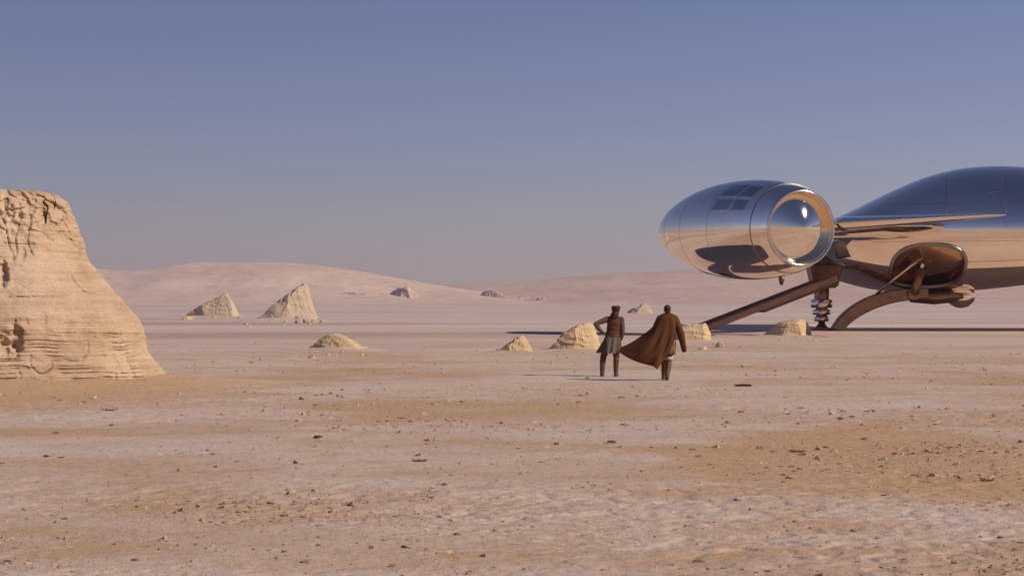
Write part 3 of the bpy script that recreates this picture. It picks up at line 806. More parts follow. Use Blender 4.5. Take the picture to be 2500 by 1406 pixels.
lathe('inlet_cone', O, ax, [(0.34 - 0.75 * (1 - (k / 24) ** 1.5), 1.90 * k / 24) for k in range(25)] + [(0.59, 1.90)], M['chrome'], pod, 128)
lathe('seam_ring', O, ax, [(1.20, PS * 2.60), (1.20, PS * 2.60 + 0.02), (1.26, PS * 2.61 + 0.02), (1.26, PS * 2.61)], M['seam'], pod, 96)
for q_ in (5.6, 9.4, 12.6):
    r_ = float(curve(pod_prof, np.array([q_]))[0]); r2_ = float(curve(pod_prof, np.array([q_ + 0.03]))[0])
    lathe('seam_ring', O, ax, [(q_, r_ - 0.01), (q_, r_ + 0.004), (q_ + 0.03, r2_ + 0.004), (q_ + 0.03, r2_ - 0.01)], M['seam'], pod, 96, 1.0, 0.99)
# dark metal patches imitating reflections on the upper near side of the pod
a_, side_, up_ = basis(ax)
def pod_reflection(q0, q1, t0, t1):
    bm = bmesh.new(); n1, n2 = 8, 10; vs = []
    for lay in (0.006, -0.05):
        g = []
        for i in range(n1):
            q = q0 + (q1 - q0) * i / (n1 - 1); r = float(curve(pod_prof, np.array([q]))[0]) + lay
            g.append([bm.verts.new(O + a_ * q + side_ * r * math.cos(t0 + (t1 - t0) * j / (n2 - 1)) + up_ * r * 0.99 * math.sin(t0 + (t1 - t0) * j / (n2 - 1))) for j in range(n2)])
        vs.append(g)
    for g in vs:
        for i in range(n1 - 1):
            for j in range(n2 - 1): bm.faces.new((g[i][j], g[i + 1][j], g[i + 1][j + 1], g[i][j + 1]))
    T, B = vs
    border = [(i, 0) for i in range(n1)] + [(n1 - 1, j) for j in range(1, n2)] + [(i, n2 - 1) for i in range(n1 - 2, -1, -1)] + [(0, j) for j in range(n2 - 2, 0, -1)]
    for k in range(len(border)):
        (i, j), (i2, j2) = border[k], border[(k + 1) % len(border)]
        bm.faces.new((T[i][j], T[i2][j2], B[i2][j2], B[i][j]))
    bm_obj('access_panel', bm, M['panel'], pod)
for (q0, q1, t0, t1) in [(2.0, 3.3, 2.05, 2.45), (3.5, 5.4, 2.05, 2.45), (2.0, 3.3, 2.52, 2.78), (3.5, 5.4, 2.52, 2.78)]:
    pod_reflection(q0, q1, t0, t1)

# stub wing between pod and hull, and the swept fin running forward of it
def blade(name, p0, p1, chord_dir, c0, c1, t0, t1, mat, parent, n=14):
    bm = bmesh.new(); rings = []
    cd = Vector(chord_dir).normalized(); up = Vector((0, 0, 1))
    for i in range(n):
        f = i / (n - 1); p = Vector(p0).lerp(Vector(p1), f)
        g = 1.0 if f < 0.88 else math.sqrt(max(1 - ((f - 0.88) / 0.12) ** 2, 0.02))
        c = (c0 + (c1 - c0) * f) * g; th = (t0 + (t1 - t0) * f) * (0.4 + 0.6 * g)
        ring = []
        for k in range(28):
            a = 2 * math.pi * k / 28
            ring.append(bm.verts.new(p + cd * (c / 2 * math.cos(a)) + up * (th / 2 * math.copysign(abs(math.sin(a)) ** 1.2, math.sin(a)))))
        rings.append(ring)
    for i in range(n - 1):
        for k in range(28): bm.faces.new((rings[i][k], rings[i][(k + 1) % 28], rings[i + 1][(k + 1) % 28], rings[i + 1][k]))
    bm.faces.new(rings[0][::-1]); bm.faces.new(rings[-1])
    return bm_obj(name, bm, mat, parent)
blade('stub_wing', P(1960, 556, 114), P(2330, 560, 128), (0.25, 1, 0), 11.0, 11.0, 0.9, 0.9, M['chrome'], craft)  # chord enlarged to fill a gap in the ground shadow
blade('far_wing', P(2200, 560, 132), P(2082, 561, 162), (1, 0.1, 0), 12.0, 9.5, 0.9, 0.6, M['chrome'], craft)  # unseen slab added behind hull and pod to widen the craft's ground shadow
fin_root = P(2062, 546, 111.0); fin_tip = P(2455, 524, 101.0)
blade('wing', fin_root, fin_tip, (0.45, 0.89, 0.0), 3.6, 1.5, 0.80, 0.16, M['chrome'], craft, 30)

# landing gear
def beam(name, p0, p1, w, h, mat, parent, rails=True):
    a = (Vector(p1) - Vector(p0)); L = a.length; a.normalize()
    side = a.cross(Vector((0, 0, 1))).normalized(); up = side.cross(a)
    def box(bm, q0, q1, s0, s1, u0, u1):
        vs = [bm.verts.new(Vector(p0) + a * q + side * s + up * u_) for q in (q0, q1) for s in (s0, s1) for u_ in (u0, u1)]
        for f in ((0, 1, 3, 2), (4, 6, 7, 5), (0, 4, 5, 1), (2, 3, 7, 6), (0, 2, 6, 4), (1, 5, 7, 3)): bm.faces.new([vs[i] for i in f])
    bm = bmesh.new(); box(bm, 0, L, -w / 2, w / 2, -h / 2, h / 2)
    bmesh.ops.bevel(bm, geom=bm.edges[:], offset=0.03, segments=2, affect='EDGES')
    o = bm_obj(name, bm, mat, parent, False)
    if rails:
        for sgn in (-1, 1):
            b2 = bmesh.new(); box(b2, 0.05, L - 0.05, sgn * w / 2 - 0.06, sgn * w / 2 + 0.06, h / 2 - 0.02, h / 2 + 0.14)
            bm_obj('rail', b2, M['gear'], o, False)
        b3 = bmesh.new(); box(b3, L * 0.45, L * 0.98, -w * 0.35, w * 0.35, -h / 2 - 0.22, -h / 2 + 0.03); bm_obj('stiffener', b3, M['bay'], o, False)
    return o
rb = P(1703, 812, 119.5); rb.z = gz(rb.x, rb.y) + 0.10
beam('boarding_ramp', rb, P(2030, 682, 126.0), 1.15, 0.26, M['gear'], craft)

bm = bmesh.new(); gh = P(2012, 676, 128.0)
bmesh.ops.create_cube(bm, size=1.0, matrix=Matrix.Translation(gh) @ Matrix.Diagonal((2.2, 2.4, 1.5, 1)))
for v in bm.verts:
    if v.co.z < gh.z: v.co.x += 0.25 * (gh.x - v.co.x) * 1.2; v.co.y += 0.2 * (gh.y - v.co.y)
bmesh.ops.bevel(bm, geom=bm.edges[:], offset=0.12, segments=3, affect='EDGES')
bm_obj('gear_housing', bm, M['bay'], craft, False)

def gear_leg():
    base = Vector(((2006 - 1250) * 128 / FPX, 128.0, 0)); z0 = gz(base.x, base.y)
    top_z = P(2002, 690, 128).z
    axis = (0, 0, 1)
    o = lathe('landing_leg', base, axis, [(z0 + 0.2, 0.0), (z0 + 0.2, 0.22), (z0 + 0.9, 0.24), (z0 + 0.9, 0.36), (z0 + 1.9, 0.42), (z0 + 2.2, 0.5), (top_z, 0.5), (top_z, 0.0)], M['gear'], craft, 32)
    for (h0, h1, r) in [(0.62, 0.95, 0.50), (1.05, 1.42, 0.60), (1.52, 2.1, 0.72)]:
        lathe('collar', base, axis, [(z0 + h0, 0.3), (z0 + h0, r * 0.88), (z0 + h0 + 0.08, r), (z0 + h1 - 0.08, r), (z0 + h1, r * 0.86), (z0 + h1, 0.3)], M['bright'], o, 32)
    lathe('foot_pad', base, axis, [(z0 - 0.06, 0.0), (z0 - 0.06, 0.8), (z0 + 0.08, 0.8), (z0 + 0.24, 0.42), (z0 + 0.42, 0.26), (z0 + 0.42, 0.0)], M['gear'], o, 32)
gear_leg()

def curved_leg():
    dd = 127.0
    pts_px = [(2040, 808), (2062, 780), (2092, 757), (2130, 738), (2172, 725), (2215, 719), (2262, 716)]
    c = [P(a, b, dd) for a, b in pts_px]
    c[0].z = gz(c[0].x, dd) + 0.02
    t = np.linspace(0, 6, 40); xs = curve([(i, p.x) for i, p in enumerate(c)], t); zs = curve([(i, p.z) for i, p in enumerate(c)], t)
    bm = bmesh.new(); rings = []
    for i in range(40):
        j0, j1 = max(i - 1, 0), min(i + 1, 39)
        tn = Vector((xs[j1] - xs[j0], 0, zs[j1] - zs[j0])).normalized(); nn = Vector((-tn.z, 0, tn.x))
        hw = 0.34 + 0.10 * math.sin(i / 39 * math.pi); dp = 0.55
        p = Vector((xs[i], dd, zs[i]))
        rings.append([bm.verts.new(p + nn * hw * sx + Vector((0, dp * sy, 0))) for sx, sy in ((-1, -.8), (-.85, -1), (.85, -1), (1, -.8), (1, .8), (.85, 1), (-.85, 1), (-1, .8))])
    for i in range(39):
        for k in range(8): bm.faces.new((rings[i][k], rings[i][(k + 1) % 8], rings[i + 1][(k + 1) % 8], rings[i + 1][k]))
    bm.faces.new(rings[0]); bm.faces.new(rings[-1][::-1])
    o = bm_obj('curved_leg', bm, M['gear'], craft, False)
    piv = P(2232, 718, dd - 0.7)
    lathe('pivot', piv + Vector((0, -0.12, 0)), (0, 1, 0), [(0, 0.0), (0, 0.10), (0.10, 0.12), (0.10, 0.0)][:0] + [(0.0, 0.0), (0.0, 0.38), (0.05, 0.42), (1.6, 0.42), (1.6, 0.0)], M['gear'], o, 32)
    lathe('pivot_bolt', piv + Vector((0, -0.20, 0)), (0, 1, 0), [(0.0, 0.0), (0.0, 0.16), (0.10, 0.16), (0.10, 0.0)], M['bay'], o, 20)
    # hydraulic cylinder up into the bay
    top = P(2262, 610, dd - 1.2)
    cyl = bmesh.new(); tube(cyl, [piv, piv.lerp(top, 0.55)], [0.30, 0.30], 20); cy = bm_obj('hydraulic_cylinder', cyl, M['gear'], craft)
    rod = bmesh.new(); tube(rod, [piv.lerp(top, 0.5), top], [0.2, 0.2], 16); bm_obj('piston_rod', rod, M['bright'], cy)
    s_ = bmesh.new(); tube(s_, [P(2140, 717, dd - 0.4), P(2225, 648, dd - 2.5), P(2262, 622, dd - 1.2)], [0.09, 0.09, 0.09], 12); bm_obj('brace_rod', s_, M['bright'], craft)
    s_ = bmesh.new(); tube(s_, [P(2196, 600, dd - 1.0), P(2276, 640, dd - 1.6)], [0.10, 0.10], 12); bm_obj('brace_rod', s_, M['gear'], craft)
curved_leg()
# belly blister behind the leg, with its fairing
bl = P(2345, 722, 128.0)
lathe('belly_blister', bl + Vector((-1.0, 0, 0)), (1, 0, 0), [(0.0, 0.0), (0.08, 0.32), (0.3, 0.58), (0.7, 0.78), (1.1, 0.83), (1.5, 0.72), (1.85, 0.42), (1.98, 0.0)], M['chrome'], craft, 40)
bm = bmesh.new(); tube(bm, [P(2225, 723, 128), P(2280, 727, 128), P(2345, 722, 128)], [(0.9, 0.42), (0.9, 0.45), (0.9, 0.4)], 20); bm_obj('belly_fairing', bm, M['gear'], craft)
for px, py in ((1908, 690),):
    bm = bmesh.new(); q = P(px, py - 6, 109.5); tube(bm, [q + Vector((0, 0, 0.25)), q, q - Vector((0, 0, 0.28))], [0.16, 0.16, 0.08], 12); bm_obj('drain_valve', bm, M['bay'], pod)

# ------------------------------------------------------------------ people
def _ball(nu, nv):
    V = [(0, 0, 1)] + [(math.sin(math.pi * i / nv) * math.cos(2 * math.pi * k / nu), math.sin(math.pi * i / nv) * math.sin(2 * math.pi * k / nu), math.cos(math.pi * i / nv)) for i in range(1, nv) for k in range(nu)] + [(0, 0, -1)]
    F = [(0, 1 + k, 1 + (k + 1) % nu) for k in range(nu)]
    for i in range(nv - 2):
        for k in range(nu):
            a, b = 1 + i * nu + k, 1 + i * nu + (k + 1) % nu
            F += [(a, a + nu, b), (b, a + nu, b + nu)]
    last = len(V) - 1
    F += [(last, 1 + (nv - 2) * nu + (k + 1) % nu, 1 + (nv - 2) * nu + k) for k in range(nu)]
    return np.array(V, float), np.array(F)
BALL_S = _ball(12, 8); BALL_L = _ball(22, 16)

class Blobs:
    """overlapping closed balls, fused later into one surface"""
    def __init__(self): self.V = []; self.F = []; self.n = 0
    def add(self, ball, m):
        v, f = ball; m = np.array(m)
        self.V.append(v @ m[:3, :3].T + m[:3, 3]); self.F.append(f + self.n); self.n += len(v)
    def mesh(self, name):
        me = bpy.data.meshes.new(name); me.from_pydata(np.concatenate(self.V).tolist(), [], np.concatenate(self.F).tolist()); me.update()
        return me

def cap_chain(bm, pts):
    """pts: list of (x,y,z,r): tapered, overlapping swept spheres"""
    def ball(p, r): bm.add(BALL_S, Matrix.Translation(p) @ Matrix.Diagonal((r, r, r, 1)))
    for i, (x, y, z, r) in enumerate(pts):
        ball((x, y, z), r)
        if i:
            x0, y0, z0, r0 = pts[i - 1]
            a = Vector((x0, y0, z0)); b = Vector((x, y, z)); L = (b - a).length
            n = max(1, int(L / (0.4 * min(r, r0))))
            for k in range(1, n): ball(a.lerp(b, k / n), r0 + (r - r0) * k / n)

def ell(bm, c, r, rot=None):
    bm.add(BALL_L, Matrix.Translation(c) @ (rot or Matrix.Identity(4)) @ Matrix.Diagonal((*r, 1)))

def remesh(name, bm, loc, voxel, mat, parent=None, sm=5):
    """fuse the swept shapes into one continuous surface"""
    tmp = bpy.data.objects.new('tmp', bm.mesh(name)); COL.objects.link(tmp)
    r = tmp.modifiers.new('r', 'REMESH'); r.mode = 'VOXEL'; r.voxel_size = voxel
    s = tmp.modifiers.new('s', 'SMOOTH'); s.factor = 0.5; s.iterations = sm
    dg = bpy.context.evaluated_depsgraph_get()
    out = bpy.data.meshes.new_from_object(tmp.evaluated_get(dg))
    out.name = name
    bpy.data.objects.remove(tmp)
    o = bpy.data.objects.new(name, out); COL.objects.link(o)
    out.materials.clear(); out.materials.append(mat)
    out.polygons.foreach_set('use_smooth', [True] * len(out.polygons))
    if parent is None: o.location = loc
    else: o.parent = parent
    return o

def rings_obj(name, rings, mat, parent, n=48, fold=0.0, folds=9, seed=0, thick=0.012, open_top=True):
    """rings: (cx, cy, z, rx, ry); cloth shell with folds growing towards the last ring"""
    V = []
    for k in range(n):
        a = 2 * math.pi * k / n
        for i, (cx, cy, z, rx, ry) in enumerate(rings):
            f = fold * (i / (len(rings) - 1)) ** 1.3
            m = 1 + f * (math.sin(folds * a + seed) * 0.6 + math.sin((folds * 0.6 + 2) * a * 1.0 + seed * 2.1) * 0.0 + 0.4 * math.sin(2 * folds * a + seed * 3))
            V.append((cx + rx * m * math.cos(a), cy + ry * m * math.sin(a), z + 0.02 * f * math.sin(3 * a + seed)))
    me = grid_mesh(name, np.array(V), n, len(rings), wrap_u=True)
    o = bpy.data.objects.new(name, me); COL.objects.link(o); o.parent = parent
    me.materials.append(mat); me.polygons.foreach_set('use_smooth', [True] * len(me.polygons))
    sd = o.modifiers.new('s', 'SOLIDIFY'); sd.thickness = thick; sd.offset = 0
    return o

def hand(bm, wrist, dirv, palm_n, thumb_side, curl=0.5, s=1.0):
    """palm with five unequal, bent fingers; dirv along the hand, palm_n out of the palm"""
    w = Vector(wrist); d = Vector(dirv).normalized(); n = Vector(palm_n); n = (n - d * n.dot(d)).normalized()
    t = d.cross(n).normalized() * thumb_side
    for k in (-1, -0.33, 0.33, 1):
        q = w + t * 0.030 * k * s
        cap_chain(bm, [(*(w + t * 0.018 * k), 0.021), (*(q + d * 0.085 * s), 0.013)])
    for k, L in ((1, 0.072), (0.33, 0.082), (-0.33, 0.077), (-1, 0.058)):
        p = w + t * 0.031 * k * s + d * 0.088 * s; c = d; pts = [(*p, 0.0105)]
        for seg in (0.45, 0.3, 0.25):
            c = (c + n * curl * 0.55).normalized(); p = p + c * L * seg; pts.append((*p, 0.0098 - 0.0015 * (1 - seg)))
        cap_chain(bm, pts)
    p = w + t * 0.03 + d * 0.02; c = (d * 0.7 + t * 0.75 + n * 0.25).normalized(); pts = [(*p, 0.014)]
    for L in (0.04, 0.032, 0.025):
        p = p + c * L; pts.append((*p, 0.011)); c = (c + d * 0.35 + n * 0.2).normalized()
    cap_chain(bm, pts)

def head(bm, c, yaw=0.0, s=1.0):
    """skull, jaw, nose, ears, brow; c = centre of the skull; faces +Y when yaw = 0"""
    R = Matrix.Translation(c) @ Matrix.Rotation(yaw, 4, 'Z')
    def e(p, r): ell(bm, R @ Vector(p), tuple(r), Matrix.Rotation(yaw, 4, 'Z'))
    e((0, -0.005, 0.03), (0.078, 0.098, 0.092)); e((0, 0.025, -0.035), (0.062, 0.072, 0.085)); e((0, 0.05, -0.085), (0.042, 0.042, 0.036))
    e((0, 0.098, -0.018), (0.013, 0.022, 0.026)); e((0, 0.088, 0.022), (0.052, 0.016, 0.014)); e((0, 0.082, -0.062), (0.026, 0.016, 0.012))
    for sx in (-1, 1): e((sx * 0.080, 0.0, -0.012), (0.012, 0.022, 0.033))

def eyes(parent, c, yaw):
    for sx in (-1, 1):
        bm = bmesh.new(); bmesh.ops.create_uvsphere(bm, u_segments=12, v_segments=8, radius=0.012)
        p = Matrix.Translation(c) @ Matrix.Rotation(yaw, 4, 'Z') @ Vector((sx * 0.031, 0.086, 0.004))
        me = bpy.data.meshes.new('eye'); bmesh.ops.translate(bm, verts=bm.verts, vec=p); bm.to_mesh(me); bm.free()
        o = bpy.data.objects.new('eye', me); COL.objects.link(o); o.parent = parent; me.materials.append(M['eye'])

# --- man with the cap, hand on hip
def man_cap():
    d = 50.1; x0 = (1489 - 1250) * d / FPX; z0 = gz(x0, d)
    loc = (x0, d, z0)
    hip = (0.06, 0, 0.95)
    hc = Vector((0.155, 0.02, 1.70)); yaw = -0.25
    bm = Blobs()
    head(bm, hc, yaw); cap_chain(bm, [(0.15, 0.0, 1.62, 0.055), (0.125, -0.01, 1.50, 0.062)])
    for c, r in [((0.115, 0.0, 1.40), (0.175, 0.11, 0.15)), ((0.095, 0.0, 1.25), (0.155, 0.105, 0.16)), ((0.075, 0.0, 1.08), (0.15, 0.105, 0.14)), ((0.06, 0.0, 0.95), (0.165, 0.115, 0.12))]: ell(bm, c, r)
    LA = [(-0.075, 0.0, 1.50, 0.062), (-0.24, -0.05, 1.435, 0.05), (-0.375, -0.08, 1.375, 0.044), (-0.29, -0.03, 1.25, 0.040), (-0.17, 0.02, 1.135, 0.028)]
    RA = [(0.30, 0.0, 1.49, 0.062), (0.325, -0.03, 1.33, 0.05), (0.33, -0.04, 1.17, 0.044), (0.30, 0.0, 1.03, 0.038), (0.265, 0.04, 0.90, 0.028)]
    cap_chain(bm, LA); cap_chain(bm, RA)
    hand(bm, (-0.165, 0.02, 1.13), (0.75, 0.25, -0.55), (0.5, 0.0, 0.6), 1, 0.35)
    hand(bm, (0.262, 0.045, 0.89), (-0.05, 0.1, -1), (-1, 0.1, 0), 1, 0.4)
    LL = [(-0.02, 0.0, 0.92, 0.098), (-0.10, 0.03, 0.72, 0.085), (-0.17, 0.05, 0.50, 0.062), (-0.19, 0.02, 0.33, 0.058), (-0.20, 0.0, 0.09, 0.042)]
    RL = [(0.14, 0.0, 0.92, 0.098), (0.16, 0.02, 0.70, 0.085), (0.172, 0.02, 0.50, 0.062), (0.162, -0.01, 0.33, 0.058), (0.155, -0.02, 0.09, 0.042)]
    cap_chain(bm, LL); cap_chain(bm, RL)
    cap_chain(bm, [(-0.20, -0.02, 0.05, 0.04), (-0.22, 0.15, 0.035, 0.03)]); cap_chain(bm, [(0.155, -0.03, 0.05, 0.04), (0.21, 0.13, 0.035, 0.03)])
    body = remesh('person', bm, loc, 0.0075, M['skin'], None, 4)
    tag(body, 'man seen from behind in a cap and rust vest with one hand on his hip', 'person')
    eyes(body, hc, yaw)
    # trousers
    bm = Blobs(); grow = lambda L, g: [(a, b, c, r + g) for a, b, c, r in L]
    cap_chain(bm, grow(LL[:4], 0.018)); cap_chain(bm, grow(RL[:4], 0.018)); ell(bm, (0.06, 0, 0.95), (0.185, 0.135, 0.14))
    remesh('trousers', bm, loc, 0.010, M['trousers'], body, 6)
    for L, fx in ((LL, -0.02), (RL, 0.05)):
        bm = Blobs(); a = L[4]
        cap_chain(bm, [(L[3][0], L[3][1], 0.44, 0.079), (L[3][0], L[3][1], 0.33, 0.077), (a[0], a[1], 0.12, 0.062), (a[0], a[1] - 0.015, 0.062, 0.058)])
        cap_chain(bm, [(a[0], a[1] - 0.02, 0.05, 0.052), (a[0] + fx * 0.6, a[1] + 0.10, 0.045, 0.050), (a[0] + fx, a[1] + 0.18, 0.040, 0.040)])
        ell(bm, (a[0], a[1] - 0.03, 0.018), (0.045, 0.05, 0.022))
        remesh('boot', bm, loc, 0.009, M['boots'], body, 4)
    # shirt with sleeves
    bm = Blobs(); cap_chain(bm, grow(LA[:4], 0.020) + [(-0.20, 0.0, 1.165, 0.044)]); cap_chain(bm, grow(RA[:4], 0.020) + [(0.268, 0.036, 0.93, 0.042)])
    ell(bm, (0.112, 0, 1.42), (0.19, 0.12, 0.14))
    sh = remesh('shirt', bm, loc, 0.010, M['sleeve'], body, 5)
    # vest
    bm = Blobs()
    for c, r in [((0.115, -0.005, 1.40), (0.195, 0.135, 0.165)), ((0.10, -0.005, 1.26), (0.19, 0.13, 0.19)), ((0.08, -0.005, 1.12), (0.195, 0.135, 0.17))]: ell(bm, c, r)
    cap_chain(bm, [(-0.04, 0.0, 1.50, 0.075), (0.115, -0.01, 1.53, 0.08), (0.27, 0.0, 1.49, 0.075)])
    cap_chain(bm, [(0.13, -0.02, 1.56, 0.082), (0.15, 0.0, 1.595, 0.075)])
    remesh('vest', bm, loc, 0.010, M['vest'], body, 5)
    # belt and skirted coat
    rings_obj('belt', [(0.078, 0, 1.085, 0.198, 0.142), (0.077, 0, 1.06, 0.202, 0.146), (0.076, 0, 1.03, 0.202, 0.146)], M['boots'], body, 40)
    rings_obj('coat_skirt', [(0.078, 0.0, 1.05, 0.196, 0.140), (0.060, 0.0, 0.95, 0.225, 0.165), (0.03, 0.0, 0.84, 0.262, 0.19), (0.0, 0.0, 0.73, 0.295, 0.205), (-0.035, 0.0, 0.62, 0.325, 0.215)], M['skirt'], body, 72, 0.10, 7, 1.3)
    # slate panels hanging over the skirt at the back
    for (xa, xb) in ((-0.065, 0.065), (0.085, 0.20)):
        bm = bmesh.new(); g = []
        for i in range(10):
            f = i / 9; z = 1.03 - 0.42 * f; row = []
            for j in range(7):
                x = xa + (xb - xa) * j / 6 - 0.06 * f
                row.append(bm.verts.new((x, -math.sqrt(max(0.0, 1 - ((x - 0.03) / 0.33) ** 2)) * (0.165 + 0.09 * f) - 0.012 + 0.01 * math.sin(9 * j / 6 + i * .2) * f, z + 0.01 * math.sin(j))))
            g.append(row)
        for i in range(9):
            for j in range(6): bm.faces.new((g[i][j], g[i][j + 1], g[i + 1][j + 1], g[i + 1][j]))
        me = bpy.data.meshes.new('coat_panel'); bm.to_mesh(me); bm.free(); me.materials.append(M['grey_panel'])
        o = bpy.data.objects.new('coat_panel', me); COL.objects.link(o); o.parent = body
        sd = o.modifiers.new('s', 'SOLIDIFY'); sd.thickness = 0.012
    # hair / neck cloth, cap
    bm = Blobs(); ell(bm, hc + Vector((-0.005, -0.025, 0.0)), (0.096, 0.10, 0.10)); cap_chain(bm, [(hc.x - 0.01, -0.035, 1.66, 0.092), (hc.x - 0.035, -0.045, 1.60, 0.105), (hc.x - 0.06, -0.04, 1.565, 0.10)])
    remesh('hair', bm, loc, 0.010, M['hair'], body, 4)
    cp = rings_obj('cap', [(hc.x, 0.01, 1.715, 0.100, 0.114), (hc.x, 0.01, 1.765, 0.104, 0.118), (hc.x + 0.004, 0.005, 1.80, 0.122, 0.130), (hc.x + 0.006, 0.0, 1.822, 0.120, 0.128), (hc.x + 0.004, 0.0, 1.845, 0.095, 0.105), (hc.x, 0, 1.853, 0.05, 0.05), (hc.x, 0, 1.854, 0.001, 0.001)], M['cap'], body, 40, 0, 1, 0, 0.006)
    bm = bmesh.new(); vs = []
    for k in range(11):
        a = math.pi * (0.15 + 0.7 * k / 10) - yaw * 0
        i_ = (hc.x + 0.098 * math.cos(a), 0.01 + 0.112 * math.sin(a), 1.74); o_ = (hc.x + 0.125 * math.cos(a), 0.01 + 0.175 * math.sin(a), 1.725)
        vs.append((bm.verts.new(i_), bm.verts.new(o_)))
    for k in range(10): bm.faces.new((vs[k][0], vs[k][1], vs[k + 1][1], vs[k + 1][0]))
    me = bpy.data.meshes.new('cap_peak'); bm.to_mesh(me); bm.free(); me.materials.append(M['cap'])
    o = bpy.data.objects.new('cap_peak', me); COL.objects.link(o); o.parent = cp
    sd = o.modifiers.new('s', 'SOLIDIFY'); sd.thickness = 0.006
man_cap()

# --- walking man in the brown robe
def man_robe():
    d = 47.4; x0 = (1628 - 1250) * d / FPX; z0 = gz(x0, d); loc = (x0, d, z0)
    K = 0.001879
    def Z(px, py, y=0.0): return Vector(((px - 1340) * K, y, (1240 - py) * K))
    hc = Vector((0.015, 0.03, 1.735))
    bm = Blobs(); head(bm, hc, 0.05); cap_chain(bm, [(0.015, 0.0, 1.65, 0.058), (0.012, -0.01, 1.54, 0.064)])
    for c, r in [((0.012, 0.0, 1.43), (0.185, 0.115, 0.15)), ((0.012, 0.0, 1.27), (0.16, 0.11, 0.17)), ((0.015, 0.0, 1.10), (0.15, 0.105, 0.14)), ((0.02, 0.0, 0.96), (0.165, 0.115, 0.12))]: ell(bm, c, r)
    RA = [(0.20, 0.0, 1.52, 0.064), (0.27, -0.01, 1.36, 0.054), (0.335, -0.03, 1.20, 0.046), (0.385, 0.0, 1.05, 0.040), (0.425, 0.05, 0.90, 0.028)]
    LA = [(-0.175, 0.0, 1.52, 0.064), (-0.24, 0.03, 1.37, 0.054), (-0.28, 0.06, 1.22, 0.046), (-0.30, 0.16, 1.10, 0.040), (-0.30, 0.26, 1.02, 0.028)]
    cap_chain(bm, RA); cap_chain(bm, LA)
    hand(bm, (0.428, 0.055, 0.89), (0.12, 0.15, -1), (-1, 0.1, 0), 1, 0.45)
    hand(bm, (-0.30, 0.265, 1.015), (0.1, 0.9, -0.35), (0.3, 0, -1), 1, 0.5)
    RL = [(0.09, -0.01, 0.92, 0.098), (0.075, 0.02, 0.72, 0.086), (0.055, 0.03, 0.52, 0.064), (0.03, -0.06, 0.34, 0.060), (-0.005, -0.16, 0.115, 0.042)]
    LL = [(-0.07, 0.01, 0.92, 0.098), (-0.055, 0.12, 0.73, 0.086), (-0.04, 0.22, 0.54, 0.064), (-0.045, 0.26, 0.34, 0.060), (-0.055, 0.30, 0.10, 0.042)]
    cap_chain(bm, RL); cap_chain(bm, LL)
    cap_chain(bm, [(-0.005, -0.17, 0.085, 0.04), (-0.005, -0.05, 0.035, 0.030)]); cap_chain(bm, [(-0.055, 0.29, 0.05, 0.04), (-0.06, 0.45, 0.04, 0.03)])
    body = remesh('person', bm, loc, 0.0075, M['skin'], None, 4)
    tag(body, 'man walking away in a long brown robe blown out to the left', 'person')
    eyes(body, hc, 0.05)
    grow = lambda L, g: [(a, b, c, r + g) for a, b, c, r in L]
    bm = Blobs(); cap_chain(bm, grow(RL[:4], 0.016)); cap_chain(bm, grow(LL[:4], 0.016)); ell(bm, (0.01, 0, 0.96), (0.185, 0.135, 0.13))
    remesh('trousers', bm, loc, 0.010, M['trousers'], body, 6)
    for L in (RL, LL):
        bm = Blobs(); k, c, a = L[2], L[3], L[4]; back = L is RL
        top = Vector(c[:3]).lerp(Vector(k[:3]), 0.72)
        cap_chain(bm, [(*top, 0.080), (c[0], c[1], c[2], 0.080), (a[0], a[1], a[2] + 0.02, 0.060)])
        if back: cap_chain(bm, [(a[0], a[1] - 0.02, 0.085, 0.055), (a[0], a[1] + 0.07, 0.055, 0.050), (a[0], a[1] + 0.16, 0.040, 0.038)])
        else: cap_chain(bm, [(a[0], a[1] - 0.02, 0.055, 0.053), (a[0], a[1] + 0.09, 0.048, 0.048), (a[0] - 0.01, a[1] + 0.19, 0.042, 0.038)])
        ell(bm, (a[0], a[1] - 0.03, 0.03), (0.043, 0.05, 0.03))
        remesh('boot', bm, loc, 0.009, M['boots'], body, 4)
    rings_obj('tunic', [(0.012, 0, 1.50, 0.17, 0.12), (0.012, 0, 1.36, 0.20, 0.135), (0.015, 0.0, 1.06, 0.175, 0.135), (0.022, 0.01, 0.92, 0.195, 0.155), (0.026, 0.02, 0.78, 0.190, 0.175), (0.026, 0.03, 0.635, 0.175, 0.185)], M['tunic'], body, 64, 0.10, 8, 0.4)
    rings_obj('knee_wrap', [(0.054, 0.02, 0.60, 0.098, 0.10), (0.052, 0.01, 0.55, 0.100, 0.10), (0.049, 0.0, 0.50, 0.094, 0.094)], M['pale_cloth'], body, 30, 0.04, 6, 0.2)
    bm = Blobs(); ell(bm, hc + Vector((0, -0.018, 0.038)), (0.089, 0.104, 0.098)); ell(bm, hc + Vector((0, -0.06, -0.03)), (0.072, 0.05, 0.075))
    remesh('hair', bm, loc, 0.009, M['hair'], body, 4)
    # robe: a long sheet from the shoulders, wind-blown to the left
    def bez(a, pts, n):
        t = np.linspace(0, len(pts) - 1, n); i = list(range(len(pts)))
        return np.stack([curve(list(zip(i, [p[k] for p in pts])), t) for k in range(3)], -1)
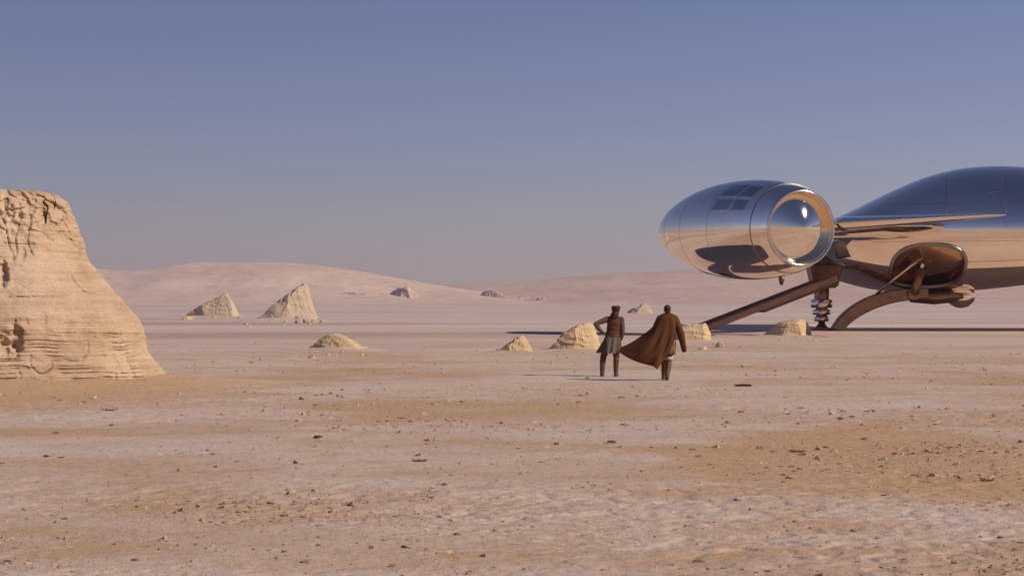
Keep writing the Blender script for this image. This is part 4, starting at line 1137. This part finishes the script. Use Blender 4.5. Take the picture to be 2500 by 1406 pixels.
    cols_px = [
        [(1262, 396, 0.03), (1222, 425, 0.02), (1160, 530, 0.02), (1065, 615, 0.03), (905, 725, 0.06), (800, 782, 0.10), (742, 806, 0.12)],
        [(1285, 390, -0.06), (1240, 425, -0.09), (1185, 530, -0.10), (1085, 645, -0.08), (930, 760, -0.05), (800, 825, 0.02), (722, 868, 0.06)],
        [(1305, 382, -0.09), (1268, 430, -0.145), (1215, 550, -0.16), (1130, 690, -0.19), (1000, 810, -0.16), (890, 890, -0.10), (800, 930, -0.06)],
        [(1325, 378, -0.10), (1300, 432, -0.16), (1265, 560, -0.17), (1190, 720, -0.20), (1090, 850, -0.24), (1000, 940, -0.22), (930, 990, -0.18)],
        [(1348, 376, -0.105), (1340, 432, -0.165), (1315, 580, -0.18), (1250, 740, -0.25), (1180, 870, -0.26), (1110, 965, -0.28), (1050, 1028, -0.26)],
        [(1370, 378, -0.10), (1385, 430, -0.16), (1365, 590, -0.17), (1310, 760, -0.20), (1255, 890, -0.24), (1200, 985, -0.30), (1150, 1052, -0.30)],
        [(1392, 384, -0.09), (1420, 432, -0.14), (1412, 590, -0.15), (1365, 760, -0.19), (1300, 900, -0.22), (1245, 1000, -0.24), (1198, 1086, -0.26)],
        [(1415, 392, -0.04), (1450, 436, -0.08), (1448, 580, -0.12), (1425, 720, -0.16), (1375, 850, -0.19), (1310, 945, -0.20), (1240, 1040, -0.20)]]
    nr = 44
    cols = np.array([bez(None, [tuple(Z(a, b, y)) for a, b, y in c], nr) for c in cols_px])   # (8, nr, 3)
    nc = 72; S = np.zeros((nc, nr, 3)); tt = np.linspace(0, 7, nc)
    for r_ in range(nr):
        for k in range(3): S[:, r_, k] = curve([(i, cols[i, r_, k]) for i in range(8)], tt)
    g = np.linspace(0, 1, nr)[None, :]; cidx = np.linspace(0, 1, nc)[:, None]
    S[:, :, 1] += (0.024 * np.sin(cidx * 11 + 2.0 * g) + 0.016 * np.sin(cidx * 23 * (1 - 0.3 * g) - 3 * g + 1.0) + 0.008 * np.sin(cidx * 41 + 2 * g)) * g * (1 - 0.5 * (cidx < 0.03))
    me = grid_mesh('robe', S.reshape(-1, 3), nc, nr)
    robe = bpy.data.objects.new('robe', me); COL.objects.link(robe); robe.parent = body
    me.materials.append(M['robe']); me.polygons.foreach_set('use_smooth', [True] * len(me.polygons))
    sd = robe.modifiers.new('s', 'SOLIDIFY'); sd.thickness = 0.014; sd.offset = 0
    # the shoulder yoke and the wide right sleeve
    bm = Blobs()
    cap_chain(bm, [(-0.175, 0.0, 1.525, 0.088), (-0.06, -0.01, 1.57, 0.098), (0.015, -0.015, 1.585, 0.100), (0.09, -0.01, 1.57, 0.098), (0.20, 0.0, 1.525, 0.088)])
    for c, r in [((0.012, 0.0, 1.44), (0.225, 0.15, 0.15)), ((0.03, 0.0, 1.26), (0.20, 0.14, 0.2)), ((0.07, 0.0, 1.08), (0.15, 0.13, 0.18))]: ell(bm, c, r)
    cap_chain(bm, [(-0.175, 0.0, 1.525, 0.088), (-0.24, 0.03, 1.37, 0.090), (-0.29, 0.07, 1.22, 0.092), (-0.30, 0.16, 1.12, 0.085)])
    remesh('robe_yoke', bm, loc, 0.011, M['robe'], robe, 8)
    bm = Blobs()
    cap_chain(bm, [(0.20, 0.0, 1.52, 0.092), (0.268, -0.01, 1.36, 0.098), (0.325, -0.03, 1.20, 0.095), (0.372, -0.01, 1.03, 0.085), (0.405, 0.03, 0.88, 0.078), (0.435, 0.05, 0.75, 0.068)])
    remesh('robe_sleeve', bm, loc, 0.011, M['robe'], robe, 6)
man_robe()

# ------------------------------------------------------------------ dusty air
def haze():
    bm = bmesh.new(); bmesh.ops.create_cube(bm, size=1.0)
    for v in bm.verts:
        v.co.x = v.co.x * 5200.0; v.co.y = 1100.0 + v.co.y * 2600.0; v.co.z = -6.0 if v.co.z < 0 else 60.0
    me = bpy.data.meshes.new('haze'); bm.to_mesh(me); bm.free()
    m = bpy.data.materials.new('dusty_air'); m.use_nodes = True; nt = m.node_tree; nt.nodes.clear()
    out = nt.nodes.new('ShaderNodeOutputMaterial'); v = nt.nodes.new('ShaderNodeVolumePrincipled')
    v.inputs['Color'].default_value = (0.80, 0.80, 1.0, 1); v.inputs['Density'].default_value = 0.00013; v.inputs['Anisotropy'].default_value = 0.2
    nt.links.new(v.outputs[0], out.inputs['Volume'])
    o = link_mesh('haze', me, m, shade=False)
    tag(o, 'thin dusty air lying over the whole desert', kind='stuff')
haze()
